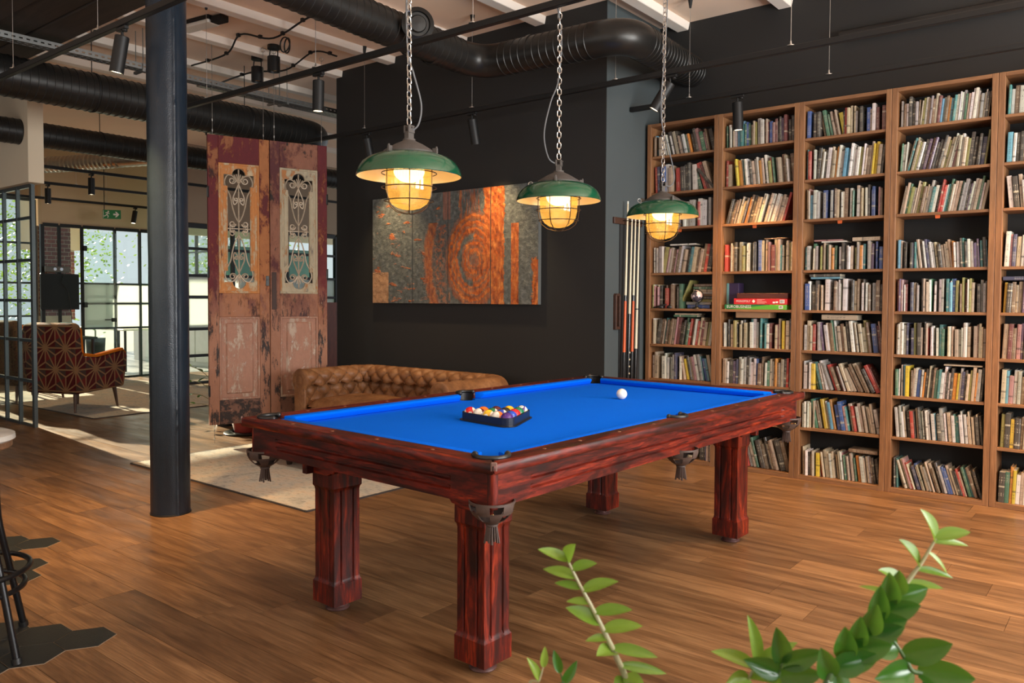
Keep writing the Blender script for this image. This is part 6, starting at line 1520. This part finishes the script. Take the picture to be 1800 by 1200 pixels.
A6 = [(1375, 1165, 1.05), (1368, 1190, 1.05), (1360, 1222, 1.05)]
stem(A6, [(0, -.4, .06, .03, .8, .3), (.1, .8, .06, .03, .5, .4), (.4, -.9, .06, .03, .4, .3), (.5, .8, .06, .032, .2, .3)], .005, LEAFD, 12)
A7 = [(955, 1172, 1.1), (948, 1195, 1.1), (940, 1225, 1.1)]; stem(A7, [(.0, -.2, .03, .012, 1, 0), (.5, -.6, .04, .015, .8, .1)], .003, LEAFY, 13)
A8 = [(985, 1182, 1.1), (990, 1200, 1.1), (996, 1230, 1.1)]; stem(A8, [(.0, 0, .035, .014, 1, 0), (.5, .6, .04, .015, .8, .1)], .003, LEAFD, 14)
G().lathe([(.001, 0), (.13, 0), (.16, .30), (.17, .34), (.158, .34), (.15, .30), (.001, .29)], 40).build('planter', plain('grey_planter', (.20, .20, .19), .6), zz, smooth=40)
G().lathe([(.001, .305), (.10, .308), (.15, .30)], 24).build('soil', plain('soil', (.03, .02, .014), .95, sc=60, bump=.5), zz, smooth=60)
# small trailing plant on the floor behind the hanging doors
fp = thing('potted_fern', 'low leafy plant in red pot on floor behind hanging doors', 'plant', (-6.72, 4.35, 0))
G().lathe([(.001, 0), (.19, 0), (.21, .012), (.20, .02), (.13, .022)], 28).build('saucer', plain('black_saucer', (.012, .012, .012), .3), fp, smooth=40); G().lathe([(.11, .02), (.13, .10), (.135, .12), (.12, .12), (.001, .11)], 28).build('pot', plain('red_pot', (.28, .03, .02), .4), fp, smooth=40)
rg = random.Random(2)
for k in range(16):
    a = rg.uniform(0, 2*pi); e = Vector((cos(a)*rg.uniform(.1, .22), sin(a)*rg.uniform(.1, .22), rg.uniform(.13, .32)))
    G().tube(spline([(0, 0, .11), (e.x*.4, e.y*.4, e.z*.9), e], 4), .003, 5).build('stem', STEMM, fp, smooth=60); make_leaf(e, (e.x, e.y, -.05), (0, 0, 1), .08, .055, LEAFD, fp, .2, .2)
fp2 = thing('trailing_plant', 'tall trailing leafy stems rising beside left hanging door', 'plant', (-7.3, 4.5, 0))
G().lathe([(.001, 0), (.10, 0), (.12, .14), (.11, .14), (.001, .13)], 28).build('pot', plain('black_pot', (.015, .015, .015), .4), fp2, smooth=40)
for k, (dx, dz, n_) in enumerate(((-.42, .46, 6), (-.50, .30, 6), (-.2, .40, 4), (-.55, .16, 5), (-.36, .60, 6))):
    e = rr*dx; pts = [(0, 0, .12), (e.x*.5, e.y*.5, .12+dz*.6), (e.x, e.y, dz)]; sp = spline(pts, 6); G().tube(sp, .0035, 5).build('stem', STEMM, fp2, smooth=60)
    for j in range(n_): p = sp[int((j+1)/n_*(len(sp)-1))]; make_leaf(p, (rg.uniform(-1, 1), rg.uniform(-1, 1), rg.uniform(-.1, .5)), (0, 0, 1), .09, .05, LEAFD, fp2, .2, .2)
def bush(name, loc, pot_h, crown_r, nleaf, lab, mat=LEAFY, potm=None):
    t = thing(name, lab, 'plant', loc)
    G().lathe([(.001, 0), (.12, 0), (.15, pot_h), (.13, pot_h), (.001, pot_h-.03)], 24).build('pot', potm or plain('black_pot', (.015, .015, .015), .4), t, smooth=40)
    rg = random.Random(7); g = G()
    for k in range(nleaf):
        a = rg.uniform(0, 2*pi); b = rg.uniform(-.2, 1.3); r = crown_r*rg.uniform(.4, 1); p = Vector((r*cos(a)*cos(b), r*sin(a)*cos(b), pot_h+.06+crown_r*.6+r*sin(b)*.8))
        d = Vector((cos(a+rg.uniform(-1, 1)), sin(a+rg.uniform(-1, 1)), rg.uniform(-.5, .8))).normalized(); y = Vector((0, 0, 1)).cross(d).normalized()
        L = crown_r*.38; w = L*.35; g.add([p, p+d*L*.5+y*w, p+d*L, p+d*L*.5-y*w], [(0, 1, 2, 3)])
    f = g.build('foliage', mat, t); f['kind'] = 'stuff'; G().cyl((0, 0, pot_h-.04), (0, 0, pot_h+crown_r*.7), .014, n=8).build('stem', STEMM, t, smooth=60)
bush('potted_plant', (-13.5, 5.95, .002), .62, .18, 160, 'bushy plant in tall dark pot behind glass door')
bush('potted_plant', (-12.85, 3.75, 0), .55, .28, 220, 'leafy plant in dark pot before lounge window seen through partition')
# ================================================================== OUTDOORS: trees and a far facade beyond the windows
BARK = plain('bark', (.09, .06, .04), .9, sc=20, bump=.4)
def tree(x, y, h, r, lab, seed, n=1500):
    t = thing('garden_tree', lab, 'tree', (x, y, -.3), 0, 'trees outside the windows'); rg = random.Random(seed); g = G()
    for k in range(n):
        c = Vector((rg.gauss(0, r*.45), rg.gauss(0, r*.45), h*.62+rg.gauss(0, h*.2))); d = Vector((rg.uniform(-1, 1), rg.uniform(-1, 1), rg.uniform(-.6, .6))).normalized(); y_ = d.orthogonal().normalized(); L = rg.uniform(.07, .14)
        g.add([c, c+d*L*.5+y_*L*.28, c+d*L, c+d*L*.5-y_*L*.28], [(0, 1, 2, 3)])
    f = g.build('crown', LEAFY, t); f['kind'] = 'stuff'; G().tube([(0, 0, 0), (.05, 0, h*.35), (0, .08, h*.7)], [.09, .07, .03], 10).build('trunk', BARK, t, smooth=60)
tree(-20.5, 5.4, 3.3, 1.6, 'leafy tree outside lounge window seen through steel partition', 1, 1100); tree(-18.5, 11.5, 3.6, 1.5, 'leafy tree outside meeting room window', 2); tree(-24, 9.2, 4.6, 2, 'larger leafy tree farther outside the windows', 3, 2200); tree(-17.0, 4.2, 2.0, .9, 'low leafy shrub tree close outside lounge window', 4, 450)
struct(G().box(-45, -13.6, -12, 30, -.35, -.30).build('ground', plain('pale_paving', (.26, .26, .24), .9, sc=1)))
